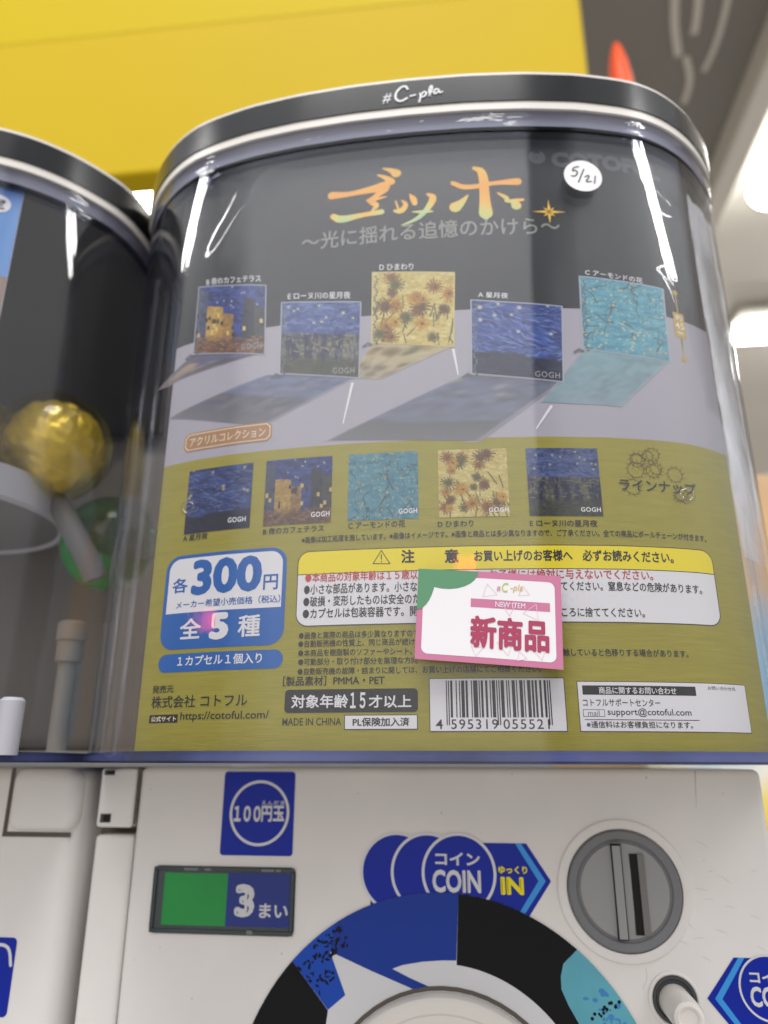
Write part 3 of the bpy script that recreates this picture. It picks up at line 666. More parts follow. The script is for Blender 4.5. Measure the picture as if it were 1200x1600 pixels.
def noise2(h, w, cells, seed, stretch=(1, 1)):
    r = np.random.default_rng(seed); out = np.zeros((h, w)); amp = 1; tot = 0
    for o_ in range(4):
        cy_, cx_ = max(2, int(cells*2**o_*stretch[1])), max(2, int(cells*2**o_*stretch[0])); g = r.random((cy_+1, cx_+1))
        yy = np.linspace(0, cy_-1e-6, h); xx = np.linspace(0, cx_-1e-6, w); yi, xi = yy.astype(int), xx.astype(int); fy, fx = (yy-yi)[:, None], (xx-xi)[None]
        fy, fx = fy*fy*(3-2*fy), fx*fx*(3-2*fx)
        v = (g[yi][:, xi]*(1-fx)+g[yi][:, xi+1]*fx)*(1-fy)+(g[yi+1][:, xi]*(1-fx)+g[yi+1][:, xi+1]*fx)*fy
        out += v*amp; tot += amp; amp *= .6
    return out/tot
def lerp(a, b_, t): return np.array(s2l(a))*(1-t[..., None])+np.array(s2l(b_))*t[..., None]
def blobs(img, pts, col, soft=.35):
    h, w, _ = img.shape; Y, X = np.mgrid[0:h, 0:w]; X = X/w; Y = Y/h; c = np.array(s2l(col))
    for (x, y_, r, k) in pts:
        d = np.hypot(X-x, (Y-y_)*k)/r; a = np.clip((1-d)/soft, 0, 1)[..., None]; img[:] = img*(1-a)+c*a
def lines(img, segs, col, wd):
    h, w, _ = img.shape; Y, X = np.mgrid[0:h, 0:w]; X = X/w; Y = Y/h; c = np.array(s2l(col))
    for (x0_, y0_, x1_, y1_, f) in segs:
        dx, dy = x1_-x0_, y1_-y0_; L2 = dx*dx+dy*dy+1e-9; t = np.clip(((X-x0_)*dx+(Y-y0_)*dy)/L2, 0, 1)
        d = np.hypot(X-x0_-t*dx, Y-y0_-t*dy); a = np.clip(1.5-d/(wd*f), 0, 1)[..., None]; img[:] = img*(1-a)+c*a
def dabs(img, n_, r, cols, ln, wd, angf, ymin=0, ymax=1):
    """short oriented brush marks"""
    h, w, _ = img.shape
    for k in range(n_):
        x, y_ = r.random(), ymin+(ymax-ymin)*r.random(); a = angf(x, y_)+r.normal()*.25; L_ = ln*(.5+r.random()); c = np.array(s2l(cols[k % len(cols)]))
        X0, X1 = int(max(0, (x-L_)*w)), int(min(w, (x+L_)*w+1)); Y0, Y1 = int(max(0, (y_-L_)*h)), int(min(h, (y_+L_)*h+1))
        if X1 <= X0 or Y1 <= Y0: continue
        Y, X = np.mgrid[Y0:Y1, X0:X1]; X = X/w-x; Y = Y/h-y_; u = X*math.cos(a)+Y*math.sin(a); v = -X*math.sin(a)+Y*math.cos(a)
        m_ = (np.clip(1.3-np.hypot(u/(L_*.5), v/wd), 0, 1)*.75)[..., None]; img[Y0:Y1, X0:X1] = img[Y0:Y1, X0:X1]*(1-m_)+c*m_
def art(kind, n=110, seed=0, dim=1.0):
    """plain generic colour studies in place of the printed pictures"""
    r = np.random.default_rng(seed+40); st = (noise2(n, n, 5, seed, (1, 3))-.5)*2.2; fine = noise2(n, n, 22, seed+1, (1, 2)); Y, X = np.mgrid[0:n, 0:n]/n
    fl = noise2(40, 40, 3, seed+9); flow = lambda x, y_: (fl[min(39, int(y_*40)), min(39, int(x*40))]-.5)*3
    if kind == 'night':
        img = lerp((20, 36, 110), (70, 100, 180), np.clip(.5+st*.9+(fine-.5), 0, 1))
        dabs(img, 420, r, [(26, 44, 128), (60, 92, 184), (132, 158, 214), (18, 30, 92), (96, 130, 200)], .10, .009, flow, 0, .72)
        blobs(img, [(x, y_, q, 1) for x, y_, q in zip(r.random(9), r.random(9)*.5, .02+r.random(9)*.025)], (228, 224, 180), .9)
        hor = .70+.07*(noise2(1, n, 4, seed+3)[0]-.5)*2; a = np.clip((Y-hor[None])*30, 0, 1)[..., None]
        img = img*(1-a)+lerp((10, 14, 30), (40, 50, 90), np.clip(fine*1.2-.1, 0, 1))*a
        dabs(img, 120, r, [(16, 22, 48), (44, 58, 96), (24, 32, 60)], .09, .008, lambda x, y_: .2*flow(x, y_), .76, 1)
    elif kind == 'street':
        img = lerp((18, 30, 96), (50, 80, 170), np.clip(.45+st+(fine-.5), 0, 1)); dabs(img, 220, r, [(24, 42, 130), (70, 104, 190), (16, 26, 80)], .08, .01, flow, 0, .5)
        blobs(img, [(x, y_, .014, 1) for x, y_ in zip(.3+r.random(10)*.6, r.random(10)*.35)], (226, 226, 220), .6)
        for x0_, x1_, y0_, c0, c1 in ((0, .16, .05, (40, 54, 96), (90, 100, 130)), (.16, .40, .30, (168, 120, 44), (226, 190, 96)), (.40, .56, .42, (120, 92, 50), (196, 150, 76)), (.70, .86, .18, (16, 22, 44), (46, 54, 74)), (.86, 1.01, .30, (30, 34, 50), (84, 80, 78))):
            a = ((X >= x0_)*(X < x1_)*(Y > y0_+.10*(X-x0_)))[..., None]; img = img*(1-a)+lerp(c0, c1, np.clip(fine*1.5-.25, 0, 1))*a
        for k in range(26):
            x, y_ = r.random(), .42+.34*r.random(); a = ((np.abs(X-x) < .018)*(np.abs(Y-y_) < .03))[..., None]; img = img*(1-a)+np.array(s2l([(236, 206, 120), (20, 24, 40), (60, 50, 44)][k % 3]))*a
        a = np.clip((Y-.76)*12, 0, 1)[..., None]; img = img*(1-a)+lerp((60, 46, 44), (150, 96, 64), np.clip(fine*1.6-.35, 0, 1))*a
        dabs(img, 160, r, [(160, 104, 70), (60, 48, 50), (110, 96, 96), (190, 140, 84)], .06, .01, lambda x, y_: 0, .76, 1)
    elif kind == 'river':
        img = lerp((40, 60, 130), (110, 132, 190), np.clip(.5+st*.8+(fine-.5)*1.3, 0, 1)); dabs(img, 260, r, [(60, 84, 156), (126, 148, 204), (38, 54, 116)], .06, .009, flow, 0, .4)
        blobs(img, [(x, y_, .022, 1) for x, y_ in zip(r.random(12), .05+r.random(12)*.28)], (226, 220, 150), .8)
        a = np.clip((Y-.42)*25, 0, 1)[..., None]; v = noise2(n, n, 6, seed+5, (3, .6))
        img = img*(1-a)+lerp((28, 38, 74), (150, 146, 116), np.clip((v-.45)*2.6+(fine-.5)*.6, 0, 1))*a; dabs(img, 240, r, [(40, 52, 98), (84, 96, 140), (176, 166, 112), (26, 34, 66)], .07, .008, lambda x, y_: 1.57 if (x*37) % 1 > .6 else 0, .44, .74)
        a = (np.clip((Y-.74)*9, 0, 1))[..., None]; img = img*(1-a)+lerp((36, 40, 48), (96, 96, 74), fine)*a; dabs(img, 130, r, [(44, 50, 50), (104, 104, 80), (60, 66, 62)], .07, .009, flow, .78, 1)
    elif kind == 'teal':
        img = lerp((64, 142, 172), (120, 190, 206), np.clip(.5+st*.6+(fine-.5)*.8, 0, 1)); dabs(img, 200, r, [(70, 150, 182), (132, 200, 212), (88, 164, 180)], .07, .01, flow); segs = []
        for k in range(30):
            x, y_ = r.random(), r.random(); a = r.random()*6.28; wd_ = .5+.9*r.random()
            for j in range(7):
                x2, y2 = x+.05*math.cos(a), y_+.05*math.sin(a); segs.append((x, y_, x2, y2, wd_)); x, y_ = x2, y2; a += r.normal()*.5; wd_ *= .86
        lines(img, segs, (84, 88, 60), .006); blobs(img, [(x, y_, .008+.012*q, 1) for x, y_, q in zip(r.random(150), r.random(150), r.random(150))], (214, 206, 160), .6)
    else:
        img = lerp((206, 178, 80), (236, 220, 146), np.clip(.5+st*.6+(fine-.5)*.6, 0, 1)); dabs(img, 160, r, [(226, 204, 120), (210, 182, 84), (238, 224, 160)], .06, .012, flow)
        for k in range(26): lines(img, [(x_ := r.random(), y1_ := .3+.6*r.random(), x_+.1*r.normal(), y1_+.18, 1)], [(92, 100, 44), (74, 80, 36)][k % 2], .008)
        for k in range(24):
            x, y_ = .06+.88*r.random(), .06+.86*r.random(); q = .035+.05*r.random()
            c_ = [(150, 96, 30), (186, 128, 40), (112, 72, 28), (100, 98, 40), (206, 152, 44)][k % 5]
            lines(img, [(x, y_, x+q*(1.2+.5*r.random())*math.cos(t), y_+q*(1.2+.5*r.random())*math.sin(t), .7+.6*r.random()) for t in np.linspace(0, 6.28, 16)], c_, .008); blobs(img, [(x, y_, q*.9, 1+.3*r.normal()*.5)], c_, .3)
            blobs(img, [(x+.01, y_, q*.45, 1)], (72, 50, 26), .8); blobs(img, [(x+.006, y_-.004, q*.16, 1)], (170, 130, 60), .8)
        img *= (.72+.5*fine)[..., None]
    return img*dim

KIND = {'A': 'night', 'B': 'street', 'C': 'teal', 'D': 'flowers', 'E': 'river'}
# acrylic pieces pictured standing on the pale table
TILES = {'B': [(-91.90, 160.81), (-65.80, 155.12), (-64.72, 128.48), (-91.63, 133.95)], 'E': [(-59.35, 147.07), (-32.39, 143.77), (-32.65, 116.07), (-58.69, 120.45)],
         'D': [(-28.22, 154.84), (-1.52, 152.61), (-2.48, 125.31), (-28.23, 128.48)], 'A': [(3.93, 141.72), (32.36, 138.89), (30.77, 112.13), (3.21, 115.43)],
         'C': [(39.23, 150.45), (66.79, 148.78), (65.75, 121.68), (38.25, 123.78)]}
CAST = {'B': [[(-91.61, 133.69), (-64.96, 128.76), (-102.08, 124.35), (-107.42, 125.10)], 'street', (136, 124, 128)], 'E': [[(-63.58, 120.45), (-33.68, 115.92), (-63.81, 101.62), (-100.36, 111.22)], 'river', (120, 122, 140)],
        'D': [[(-28.23, 128.24), (-2.48, 125.31), (-25.27, 114.84), (-35.75, 116.32)], 'flowers', (150, 130, 60)], 'A': [[(0.61, 114.88), (30.74, 111.68), (5.07, 92.31), (-42.47, 94.89)], 'night', (136, 138, 122)],
        'C': [[(38.23, 123.55), (65.75, 121.68), (48.40, 103.94), (23.61, 104.81)], 'teal', (120, 160, 170)]}
def blur(a, k):
    for _ in range(3):
        for ax in (0, 1):
            a = sum(np.roll(a, s_, ax) for s_ in range(-k, k+1))/(2*k+1)
    return a
pho = MB()
for i, (key, (qd, kd, tint)) in enumerate(CAST.items()):
    im = blur(art(kd, 60, 5+i), 1); im = im*.35+im.mean(2, keepdims=True)*.30+np.array(s2l(tint))*.30; f_ = (np.linspace(0, 1, 60)**1.6*.34)[:, None, None]
    uu_ = np.abs(np.linspace(-1, 1, 60)); e_ = np.clip((uu_-.93)/.07, 0, 1)[None, :, None]*.5
    im = im*(1-f_)+np.array(s2l((172, 168, 179)))*.82*f_; im = im*(1-e_)+np.array(s2l((172, 168, 179)))*e_
    pho.quad(S_card, qd, .06+.012*i, M_ART, n=(60, 40), colf=im)
# long light streaks beside the pieces
for a, c in (((-34.48, 114.39), (-37.29, 100.34)), ((26.84, 103.73), (21.71, 96.03)), ((-2.50, 124.38), (-1.17, 114.97))):
    pho.stroke(S_card, [a, ((a[0]+c[0])/2, (a[1]+c[1])/2), c], [.9, .7, .4], .13, M_WHITEINK, cap=False)
pho.quad(S_card, [(-44.51, 94.63), (-42.06, 94.86), (5.07, 92.31), (2.76, 91.96)], .045, M_TABLE)
pho.build('cast_colour_print', CARD)
CAPT = {'B': ('B 夜のカフェテラス', (-88.97, 160.83), (-67.55, 157.00), (-89.23, 163.74)), 'E': ('E ローヌ川の星月夜', (-57.34, 147.99), (-35.64, 145.58), (-57.47, 150.79)),
        'D': ('D ひまわり', (-26.07, 155.64), (-14.74, 154.80), (-26.08, 158.18)), 'A': ('A 星月夜', (6.03, 142.84), (15.62, 142.09), (6.11, 145.02)), 'C': ('C アーモンドの花', (40.97, 151.25), (60.00, 149.71), (41.16, 153.49))}
GO = {'B': ((-73.14, 131.28), (-65.74, 130.57), (-73.30, 133.52)), 'E': ((-41.02, 118.23), (-33.91, 117.54), (-41.08, 120.32)), 'A': ((22.42, 113.63), (30.05, 113.01), (22.55, 115.65)), 'C': ((57.60, 123.07), (65.26, 122.97), (57.84, 125.18))}
M_EDGE = pm('acrylic_edge_print', (170, 176, 190), .3); M_CHAIN = pm('chain_print', (104, 108, 116), .3)
for i, (key, qd) in enumerate(TILES.items()):
    t = MB(); cq = sum(np.array(v) for v in qd)/4
    big = [tuple(cq+(np.array(v)-cq)*1.03) for v in qd]
    t.quad(S_card, big, .16, M_EDGE if key != 'D' else pm('acrylic_edge_yellow', (214, 200, 130), .3)); t.quad(S_card, qd, .2, M_ART, n=(150, 150), colf=art(KIND[key], 150, 20+i, .85))
    if key in GO: t.text(S_card, 'GOGH', *GO[key], .26, M_SILVER, bold=.01, rot=True, space=1.15)
    # ball chain hanging down the left edge
    P0, P1 = np.array(qd[0]), np.array(qd[3])
    for k in range(26):
        f = .04+k/26; p_ = P0*(1-f)+P1*f+np.array([1.0+.5*math.sin(k*1.3), -.6]); t.disc(S_card, p_, .42, .27+.0005*k, M_CHAIN, 8)
    for k in range(6): t.disc(S_card, P1+np.array([-.4-.5*k, -.3-.35*abs(k-2)]), .42, .29+.0005*k, M_CHAIN, 8)
    t.text(S_card, CAPT[key][0], *CAPT[key][1:], .2, pm('caption_ink', (236, 236, 240), .5), rot=True, bold=.012)
    t.build('acrylic_picture', CARD, label={'A': 'deep blue night picture with pale dots', 'B': 'blue and ochre street picture', 'C': 'teal picture with fine twigs', 'D': 'yellow picture with brown flowers', 'E': 'blue and grey river picture'}[key])

# gradient title strokes
M_TITLE = pm('title_gradient', rough=.4, attr='Col')
zt0, zt1 = (-13.69, 172.72)[1], (-13.41, 197.13)[1]
def tcol(x, z):
    t = min(1, max(0, (zt1-z)/(zt1-zt0))); ks = [(0, (246, 196, 52)), (.38, (246, 164, 48)), (.62, (246, 190, 72)), (.82, (214, 214, 120)), (1, (150, 206, 176))]
    t = min(1, max(0, t+.10*math.sin(x*.45)))
    for (a, ca), (b2, cb) in zip(ks, ks[1:]):
        if t <= b2: f = (t-a)/(b2-a); return tuple(np.array(s2l(ca))*(1-f)+np.array(s2l(cb))*f)
    return s2l(ks[-1][1])
b = MB(); kk = .125
def br(pts, wd, o=.15): b.stroke(S_card, pts, [w_*kk for w_ in wd], o, M_TITLE, colf=tcol)
br([(-43.01, 188.77), (-37.25, 188.27), (-29.71, 189.20), (-24.56, 190.19)], [26, 15, 22, 34]); br([(-24.55, 189.04), (-27.81, 186.00), (-30.42, 184.71)], [26, 14, 8], .16)
br([(-23.89, 185.65), (-28.27, 184.91), (-29.66, 184.17), (-26.67, 182.35), (-28.70, 180.44)], [4, 12, 16, 18, 6], .17)
br([(-42.40, 179.75), (-39.70, 177.63), (-32.40, 178.85), (-25.55, 179.41)], [18, 26, 14, 18], .18)
br([(-26.74, 195.32), (-23.91, 193.81), (-22.22, 191.86)], [6, 16, 24], .19); br([(-24.86, 197.90), (-22.03, 196.83), (-20.34, 195.22)], [6, 16, 28], .2)
br([(-20.56, 183.33), (-19.47, 179.38), (-20.75, 178.86)], [5, 6, 5], .15); br([(-20.94, 179.32), (-18.74, 178.62), (-16.70, 181.53), (-18.35, 183.29)], [8, 20, 14, 5], .21)
br([(-15.57, 185.59), (-14.48, 183.78), (-13.95, 181.71)], [6, 20, 14], .15); br([(-9.52, 185.15), (-7.17, 183.83), (-9.90, 178.46), (-13.58, 174.77), (-18.58, 173.07)], [8, 22, 16, 12, 3], .22)
br([(-14.72, 178.20), (-11.27, 177.90), (-8.01, 177.86)], [4, 12, 5], .23)
br([(-0.84, 189.19), (3.45, 186.56), (13.50, 188.61), (21.11, 188.80)], [14, 17, 12, 24], .15); br([(6.66, 195.06), (9.71, 193.55), (9.77, 181.76), (9.89, 176.00)], [12, 26, 27, 38], .16)
br([(7.81, 177.61), (8.63, 175.60), (9.84, 174.68)], [4, 12, 22], .17); br([(4.07, 183.59), (2.00, 180.83), (-0.22, 179.01)], [5, 20, 34], .18)
br([(14.37, 184.07), (17.67, 181.71), (16.35, 180.42), (19.59, 180.76), (22.57, 181.11)], [6, 16, 6, 14, 8], .19); br([(18.70, 180.79), (20.20, 178.74)], [10, 28], .2)
cst = (31.02, 176.10)
for a, L_ in ((0, 56), (45, 26), (90, 50), (135, 26), (180, 56), (225, 26), (270, 48), (315, 26)):
    a = math.radians(a); L_ *= .098; b.stroke(S_card, [cst, (cst[0]+L_*.5*math.cos(a), cst[1]+L_*.5*math.sin(a)), (cst[0]+L_*math.cos(a), cst[1]+L_*math.sin(a))], [1.5, .7, .06], .24, M_STAR, cap=False)
b.build('title_lettering', CARD, label='gold to green gradient ゴッホ title with small star')
b = MB(); b.text(S_card, '～光に揺れる追憶のかけら～', (-53.39, 167.47), (34.15, 165.94), (-53.67, 174.72), .15, pm('subtitle_ink', (146, 148, 142), .45), bold=.012); b.build('subtitle_lettering', CARD)
b = MB(); b.text(S_card, 'COTOFUL', (33.25, 195.54), (72.03, 194.57), (33.72, 202.26), .12, M_DARKINK, bold=.07); cl = np.array((28.43, 199.30))
b.disc(S_card, cl, 2.9, .12, M_DARKINK, 30); b.poly(S_card, [cl+(-1.4, 3), cl+(1.4, 3), cl+(0, -.6)], .14, M_CARDBLACK); b.disc(S_card, cl+(0, .9), .8, .15, M_DARKINK, 16); b.build('maker_logo', CARD)

# size label and collection label
b = MB(); x0, z1 = (69.38, 141.14); x1, z0 = (73.39, 131.72); b.rect(S_card, x0, z0, x1, z1, .12, M_GOLDLABEL); xm = (x0+x1)/2
b.rect(S_card, xm-.22, (71.54, 149.00)[1]-21.0, xm+.22, (71.54, 149.00)[1], .1, M_GOLDLABEL); b.disc(S_card, (xm, (71.54, 149.00)[1]), .95, .14, M_GOLDLABEL, 16); b.disc(S_card, (xm, (71.96, 123.69)[1]), .95, .14, M_GOLDLABEL, 16)
b.rect(S_card, xm-.22, (71.96, 123.69)[1], xm+.22, z0, .1, M_GOLDLABEL)
h_ = z1-z0
for s_, a0, a1, ww in (('約', .68, .93, .3), ('45', .34, .62, .42), ('mm', .12, .25, .26)):
    b.text(S_card, s_, (xm-(x1-x0)*ww, z0+h_*a0), (xm+(x1-x0)*ww, z0+h_*a0), (xm, z0+h_*a1), .18, M_CREAM, bold=.02)
b.build('size_label', CARD)
b = MB(); x0, z0 = (-91.45, 97.45); x1, z1 = (-60.96, 101.28); z1 = (-92.02, 102.86)[1]; z0 = (-91.42, 97.21)[1]
def octo(x0, z0, x1, z1, k): return [(x0+k, z0), (x1-k, z0), (x1, z0+k), (x1, z1-k), (x1-k, z1), (x0+k, z1), (x0, z1-k), (x0, z0+k)]
b.poly(S_card, octo(x0-.5, z0-.5, x1+.5, z1+.5, 1.4), .12, M_BROWNLABEL); b.poly(S_card, octo(x0, z0, x1, z1, 1.2), .15, M_CREAM); b.poly(S_card, octo(x0+.3, z0+.3, x1-.3, z1-.3, 1.1), .18, M_BROWNLABEL)
b.text(S_card, 'アクリルコレクション', (x0+1.7, z0+1.2), (x1-1.7, z0+1.2), (x0, z1-1.3), .22, M_CREAM, bold=.01); b.build('collection_label', CARD)

# line-up thumbnails
TH = {'A': ((-88.78, 90.85), (-66.06, 69.02), (-66.78, 90.02), ((-73.39, 70.48), (-67.41, 70.37), (-73.52, 72.15)), ('A 星月夜', (-88.87, 66.16), (-80.11, 65.81), (-89.09, 68.29))),
      'B': ((-61.64, 90.34), (-40.34, 68.48), 0, ((-46.52, 70.26), (-40.78, 70.11), (-46.58, 71.89)), ('B 夜のカフェテラス', (-61.48, 65.71), (-42.41, 65.30), (-61.60, 67.85))),
      'C': ((-35.27, 89.61), (-14.12, 68.10), 0, ((-19.96, 69.92), (-14.48, 69.89), (-19.95, 71.51)), ('C アーモンドの花', (-35.03, 65.99), (-18.09, 65.49), (-35.07, 68.18))),
      'D': ((-8.06, 89.66), (12.41, 68.04), 0, ((6.40, 69.69), (12.12, 69.62), (6.46, 71.07)), ('D ひまわり', (-8.56, 65.58), (1.79, 65.09), (-8.52, 67.54))),
      'E': ((18.06, 89.36), (39.33, 68.27), 0, ((32.97, 69.57), (38.72, 69.64), (33.08, 70.95)), ('E ローヌ川の星月夜', (17.93, 65.06), (37.37, 64.94), (18.06, 67.20)))}
DIM = {'A': .5, 'B': .6, 'C': .55, 'D': .75, 'E': .55}
for i, (key, (a, c, _, g, cap_)) in enumerate(TH.items()):
    t = MB(); z1 = 89.7; z0 = 68.3
    t.quad(S_card, [(a[0], z1), (c[0], z1), (c[0], z0), (a[0], z0)], .15, M_ART, n=(100, 100), colf=art(KIND[key], 100, 60+i, DIM[key]))
    t.text(S_card, 'GOGH', *g, .22, M_WHITEINK, bold=.015, space=1.1); t.text(S_card, cap_[0], *cap_[1:], .15, M_INK, bold=.018)
    t.build('lineup_thumbnail', CARD, label={'A': 'dark blue night thumbnail', 'B': 'ochre and blue street thumbnail', 'C': 'green teal twig thumbnail', 'D': 'yellow brown flower thumbnail', 'E': 'navy river thumbnail'}[key])
b = MB(); r = np.random.default_rng(3)
for k in range(11):
    p_ = np.array((55.69, 80.37))+np.array([r.uniform(-8, 8), r.uniform(-6, 8.5)]); q_ = r.uniform(1.5, 2.7)
    b.disc(S_card, p_, q_, .1+.002*k, M_SKETCH, 20, r0=q_-.16); q_ *= .8
    for a in np.linspace(0, 6.28, 12): b.stroke(S_card, [p_+q_*np.array((math.cos(a), math.sin(a))), p_+(q_+r.uniform(.4, .9))*np.array((math.cos(a+.16), math.sin(a+.16))), p_+(q_+r.uniform(.9, 1.6))*np.array((math.cos(a+r.uniform(.0, .5)), math.sin(a+.3)))], .12, .12, M_SKETCH, cap=False)
b.build('flower_sketch', CARD)
b = MB(); b.text(S_card, 'ラインナップ', (44.92, 75.55), (68.72, 77.39), (45.31, 79.39), .2, M_SOFTINK, bold=.015); b.build('lineup_lettering', CARD)
b = MB(); b.text(S_card, '※画像は加工処理を施しています。※画像はイメージです。※画像と商品とは多少異なりますので、ご了承ください。全ての商品にボールチェーンが付きます。', (-49.18, 61.90), (69.87, 62.30), (-49.26, 63.99), .12, M_SOFTINK, bold=.018); b.build('note_line', CARD)

# price badge
b = MB(); x0 = (-93.94, 47.46)[0]; x1 = (-53.42, 46.68)[0]; z1 = (-72.91, 61.41)[1]; z0 = (-72.70, 32.32)[1]
b.rrect(S_card, x0, z0, x1, z1, 4.8, .12, M_BLUE); zs = (-72.54, 43.27)[1]
b.rrect(S_card, x0+1.3, zs, x1-1.2, z1-1.1, 3.8, .16, M_PAPERWHITE, corners=(1, 1, 0, 0))
b.text(S_card, '各', (-91.08, 49.59), (-85.52, 49.48), (-91.61, 54.29), .2, M_BLUE, bold=.02); b.text(S_card, '300', (-84.33, 48.79), (-61.03, 47.83), (-85.44, 59.97), .2, M_BLUE, bold=.045)
b.text(S_card, '円', (-60.47, 48.57), (-55.87, 48.51), (-60.74, 53.24), .2, M_BLUE, bold=.02); b.text(S_card, 'メーカー希望小売価格（税込）', (-89.14, 44.83), (-54.87, 44.28), (-89.41, 47.24), .2, M_BLUE, bold=.015)
b.text(S_card, '全', (-86.97, 35.34), (-79.72, 35.12), (-87.64, 41.57), .2, M_PAPERWHITE, bold=.02); b.text(S_card, '5', (-76.88, 34.58), (-70.62, 34.47), (-77.60, 42.63), .2, M_PAPERWHITE, bold=.055); b.text(S_card, '種', (-67.63, 34.91), (-60.66, 35.00), (-68.09, 41.32), .2, M_PAPERWHITE, bold=.02)
b.build('price_badge', CARD, label='blue and white 各300円 全5種 price badge')
b = MB(); x0, x1 = (-93.62, 29.07)[0], (-53.32, 28.56)[0]; z1 = (-72.60, 31.02)[1]; z0 = (-72.17, 25.68)[1]; b.rrect(S_card, x0, z0, x1, z1, (z1-z0)/2.05, .12, M_BLUE)
b.text(S_card, '１カプセル１個入り', (-86.79, 27.39), (-59.60, 27.12), (-87.11, 30.41), .18, M_PAPERWHITE, bold=.02); b.build('contents_badge', CARD, label='blue pill reading 1カプセル1個入り')
b = MB(); b.text(S_card, '発売元', (-94.82, 19.73), (-87.29, 19.82), (-95.11, 21.98), .12, M_SOFTINK, bold=.012); b.text(S_card, '株式会社 コトフル', (-94.74, 15.49), (-63.32, 15.32), (-95.20, 19.01), .12, M_SOFTINK, bold=.012)
x0, z1 = (-94.97, 13.57); x1, z0 = (-85.06, 11.29); b.rect(S_card, x0, z0, x1, z1, .1, M_INK); b.text(S_card, '公式サイト', (-94.25, 11.74), (-85.52, 11.56), (-94.44, 13.20), .14, M_CREAM, bold=.02)
b.text(S_card, 'https://cotoful.com/', (-84.20, 11.27), (-56.59, 11.43), (-84.50, 14.13), .12, M_SOFTINK, bold=.01); b.build('maker_lettering', CARD)

# caution box
b = MB(); x0 = (-50.04, 49.40)[0]; x1 = (71.01, 49.32)[0]; z1 = (-5.74, 59.60)[1]; z0 = (-6.30, 37.27)[1]; zm = (-5.91, 52.67)[1]
b.rrect(S_card, x0, z0, x1, z1, 3.6, .10, M_INK); b.rrect(S_card, x0+.25, z0+.25, x1-.25, z1-.25, 3.4, .13, M_PAPERWHITE); b.rrect(S_card, x0+.25, zm, x1-.25, z1-.25, 3.4, .16, M_YELLOW, corners=(1, 1, 0, 0)); b.rect(S_card, x0+.2, zm-.22, x1-.2, zm, .17, M_INK)
a_, b_, c_ = np.array((-25.06, 58.84)), np.array((-27.48, 54.99)), np.array((-22.53, 54.82))
for u, v in ((a_, b_), (b_, c_), (c_, a_)): b.stroke(S_card, [u, v], .24, .2, M_INK)
b.stroke(S_card, [(-25.06, 57.59), (-25.05, 56.25)], .3, .2, M_INK); b.disc(S_card, (-25.05, 55.58), .2, .2, M_INK, 10)
def ct(s_, L, R, T, m=M_INK, bold=.015, o=.2): b.text(S_card, s_, L, R, T, o, m, bold=bold)
ct('注', (-19.28, 54.91), (-15.39, 54.78), (-19.26, 58.92), bold=.035); ct('意', (-6.78, 54.58), (-2.77, 54.48), (-6.68, 58.76), bold=.035); ct('お買い上げのお客様へ　必ずお読みください。', (1.59, 54.57), (58.57, 54.95), (1.71, 57.98), bold=.03)
ct('●本商品の対象年齢は１５歳以', (-47.56, 50.44), (-14.53, 49.68), (-47.67, 53.33), M_RED); ct('お子様には絶対に与えないでください。', (5.71, 49.46), (51.89, 49.60), (5.84, 52.43), M_RED)
ct('●小さな部品があります。小さな', (-47.81, 46.84), (-14.76, 46.15), (-47.93, 49.88)); ct('てください。窒息などの危険があります。', (25.47, 45.84), (66.00, 46.58), (25.68, 48.59))
ct('●破損・変形したものは安全のた', (-47.86, 43.26), (-14.08, 42.64), (-47.98, 46.27)); ct('●カプセルは包装容器です。開', (-47.92, 39.72), (-14.84, 39.20), (-48.03, 42.71)); ct('ころに捨ててください。', (25.13, 38.79), (48.26, 38.89), (25.33, 41.48))
b.build('caution_box', CARD, label='white caution box with yellow 注意 header')
b = MB()
def st(s_, L, R, T): b.text(S_card, s_, L, R, T, .12, M_SOFTINK, bold=.012)
st('●画像と実際の商品は多少異なりますので', (-48.82, 33.87), (-14.38, 33.46), (-48.90, 35.89)); st('●自動販売機の性質上、同じ商品が続け', (-48.91, 31.52), (-15.65, 31.17), (-49.00, 33.51)); st('●本商品を樹脂製のソファーやシート、', (-48.81, 28.99), (-16.39, 28.55), (-48.89, 30.97)); st('触していると色移りする場合があります。', (24.67, 27.91), (59.37, 28.21), (24.82, 29.99))
st('●可動部分・取り付け部分を無理な方向', (-48.71, 26.49), (-15.00, 26.08), (-48.79, 28.45)); st('●自動販売機の故障・詰まりに関しては、お買い上げの店舗にてご相談ください。', (-48.79, 24.01), (18.50, 23.29), (-48.87, 25.96)); b.build('notes_lettering', CARD)
b = MB(); b.text(S_card, '［製品素材］PMMA・PET', (-52.94, 20.73), (-24.03, 20.67), (-53.07, 23.38), .12, M_SOFTINK, bold=.02); b.text(S_card, 'MADE IN CHINA', (-52.61, 10.03), (-35.95, 10.09), (-52.70, 11.99), .12, M_SOFTINK, bold=.004)
x0, z1 = (-35.11, 12.77); x1, z0 = (-15.03, 8.85); b.rect(S_card, x0, z0, x1, z1, .1, M_INK); b.rect(S_card, x0+.22, z0+.22, x1-.22, z1-.22, .13, M_PAPERWHITE); b.text(S_card, 'PL保険加入済', (-32.76, 9.74), (-17.26, 9.68), (-32.79, 12.08), .17, M_INK, bold=.025); b.build('material_lettering', CARD)
b = MB(); x0, x1 = (-52.19, 16.71)[0], (-14.94, 16.34)[0]; z1, z0 = (-33.10, 19.65)[1], (-32.99, 13.43)[1]; b.rrect(S_card, x0, z0, x1, z1, 1.1, .12, M_INK)
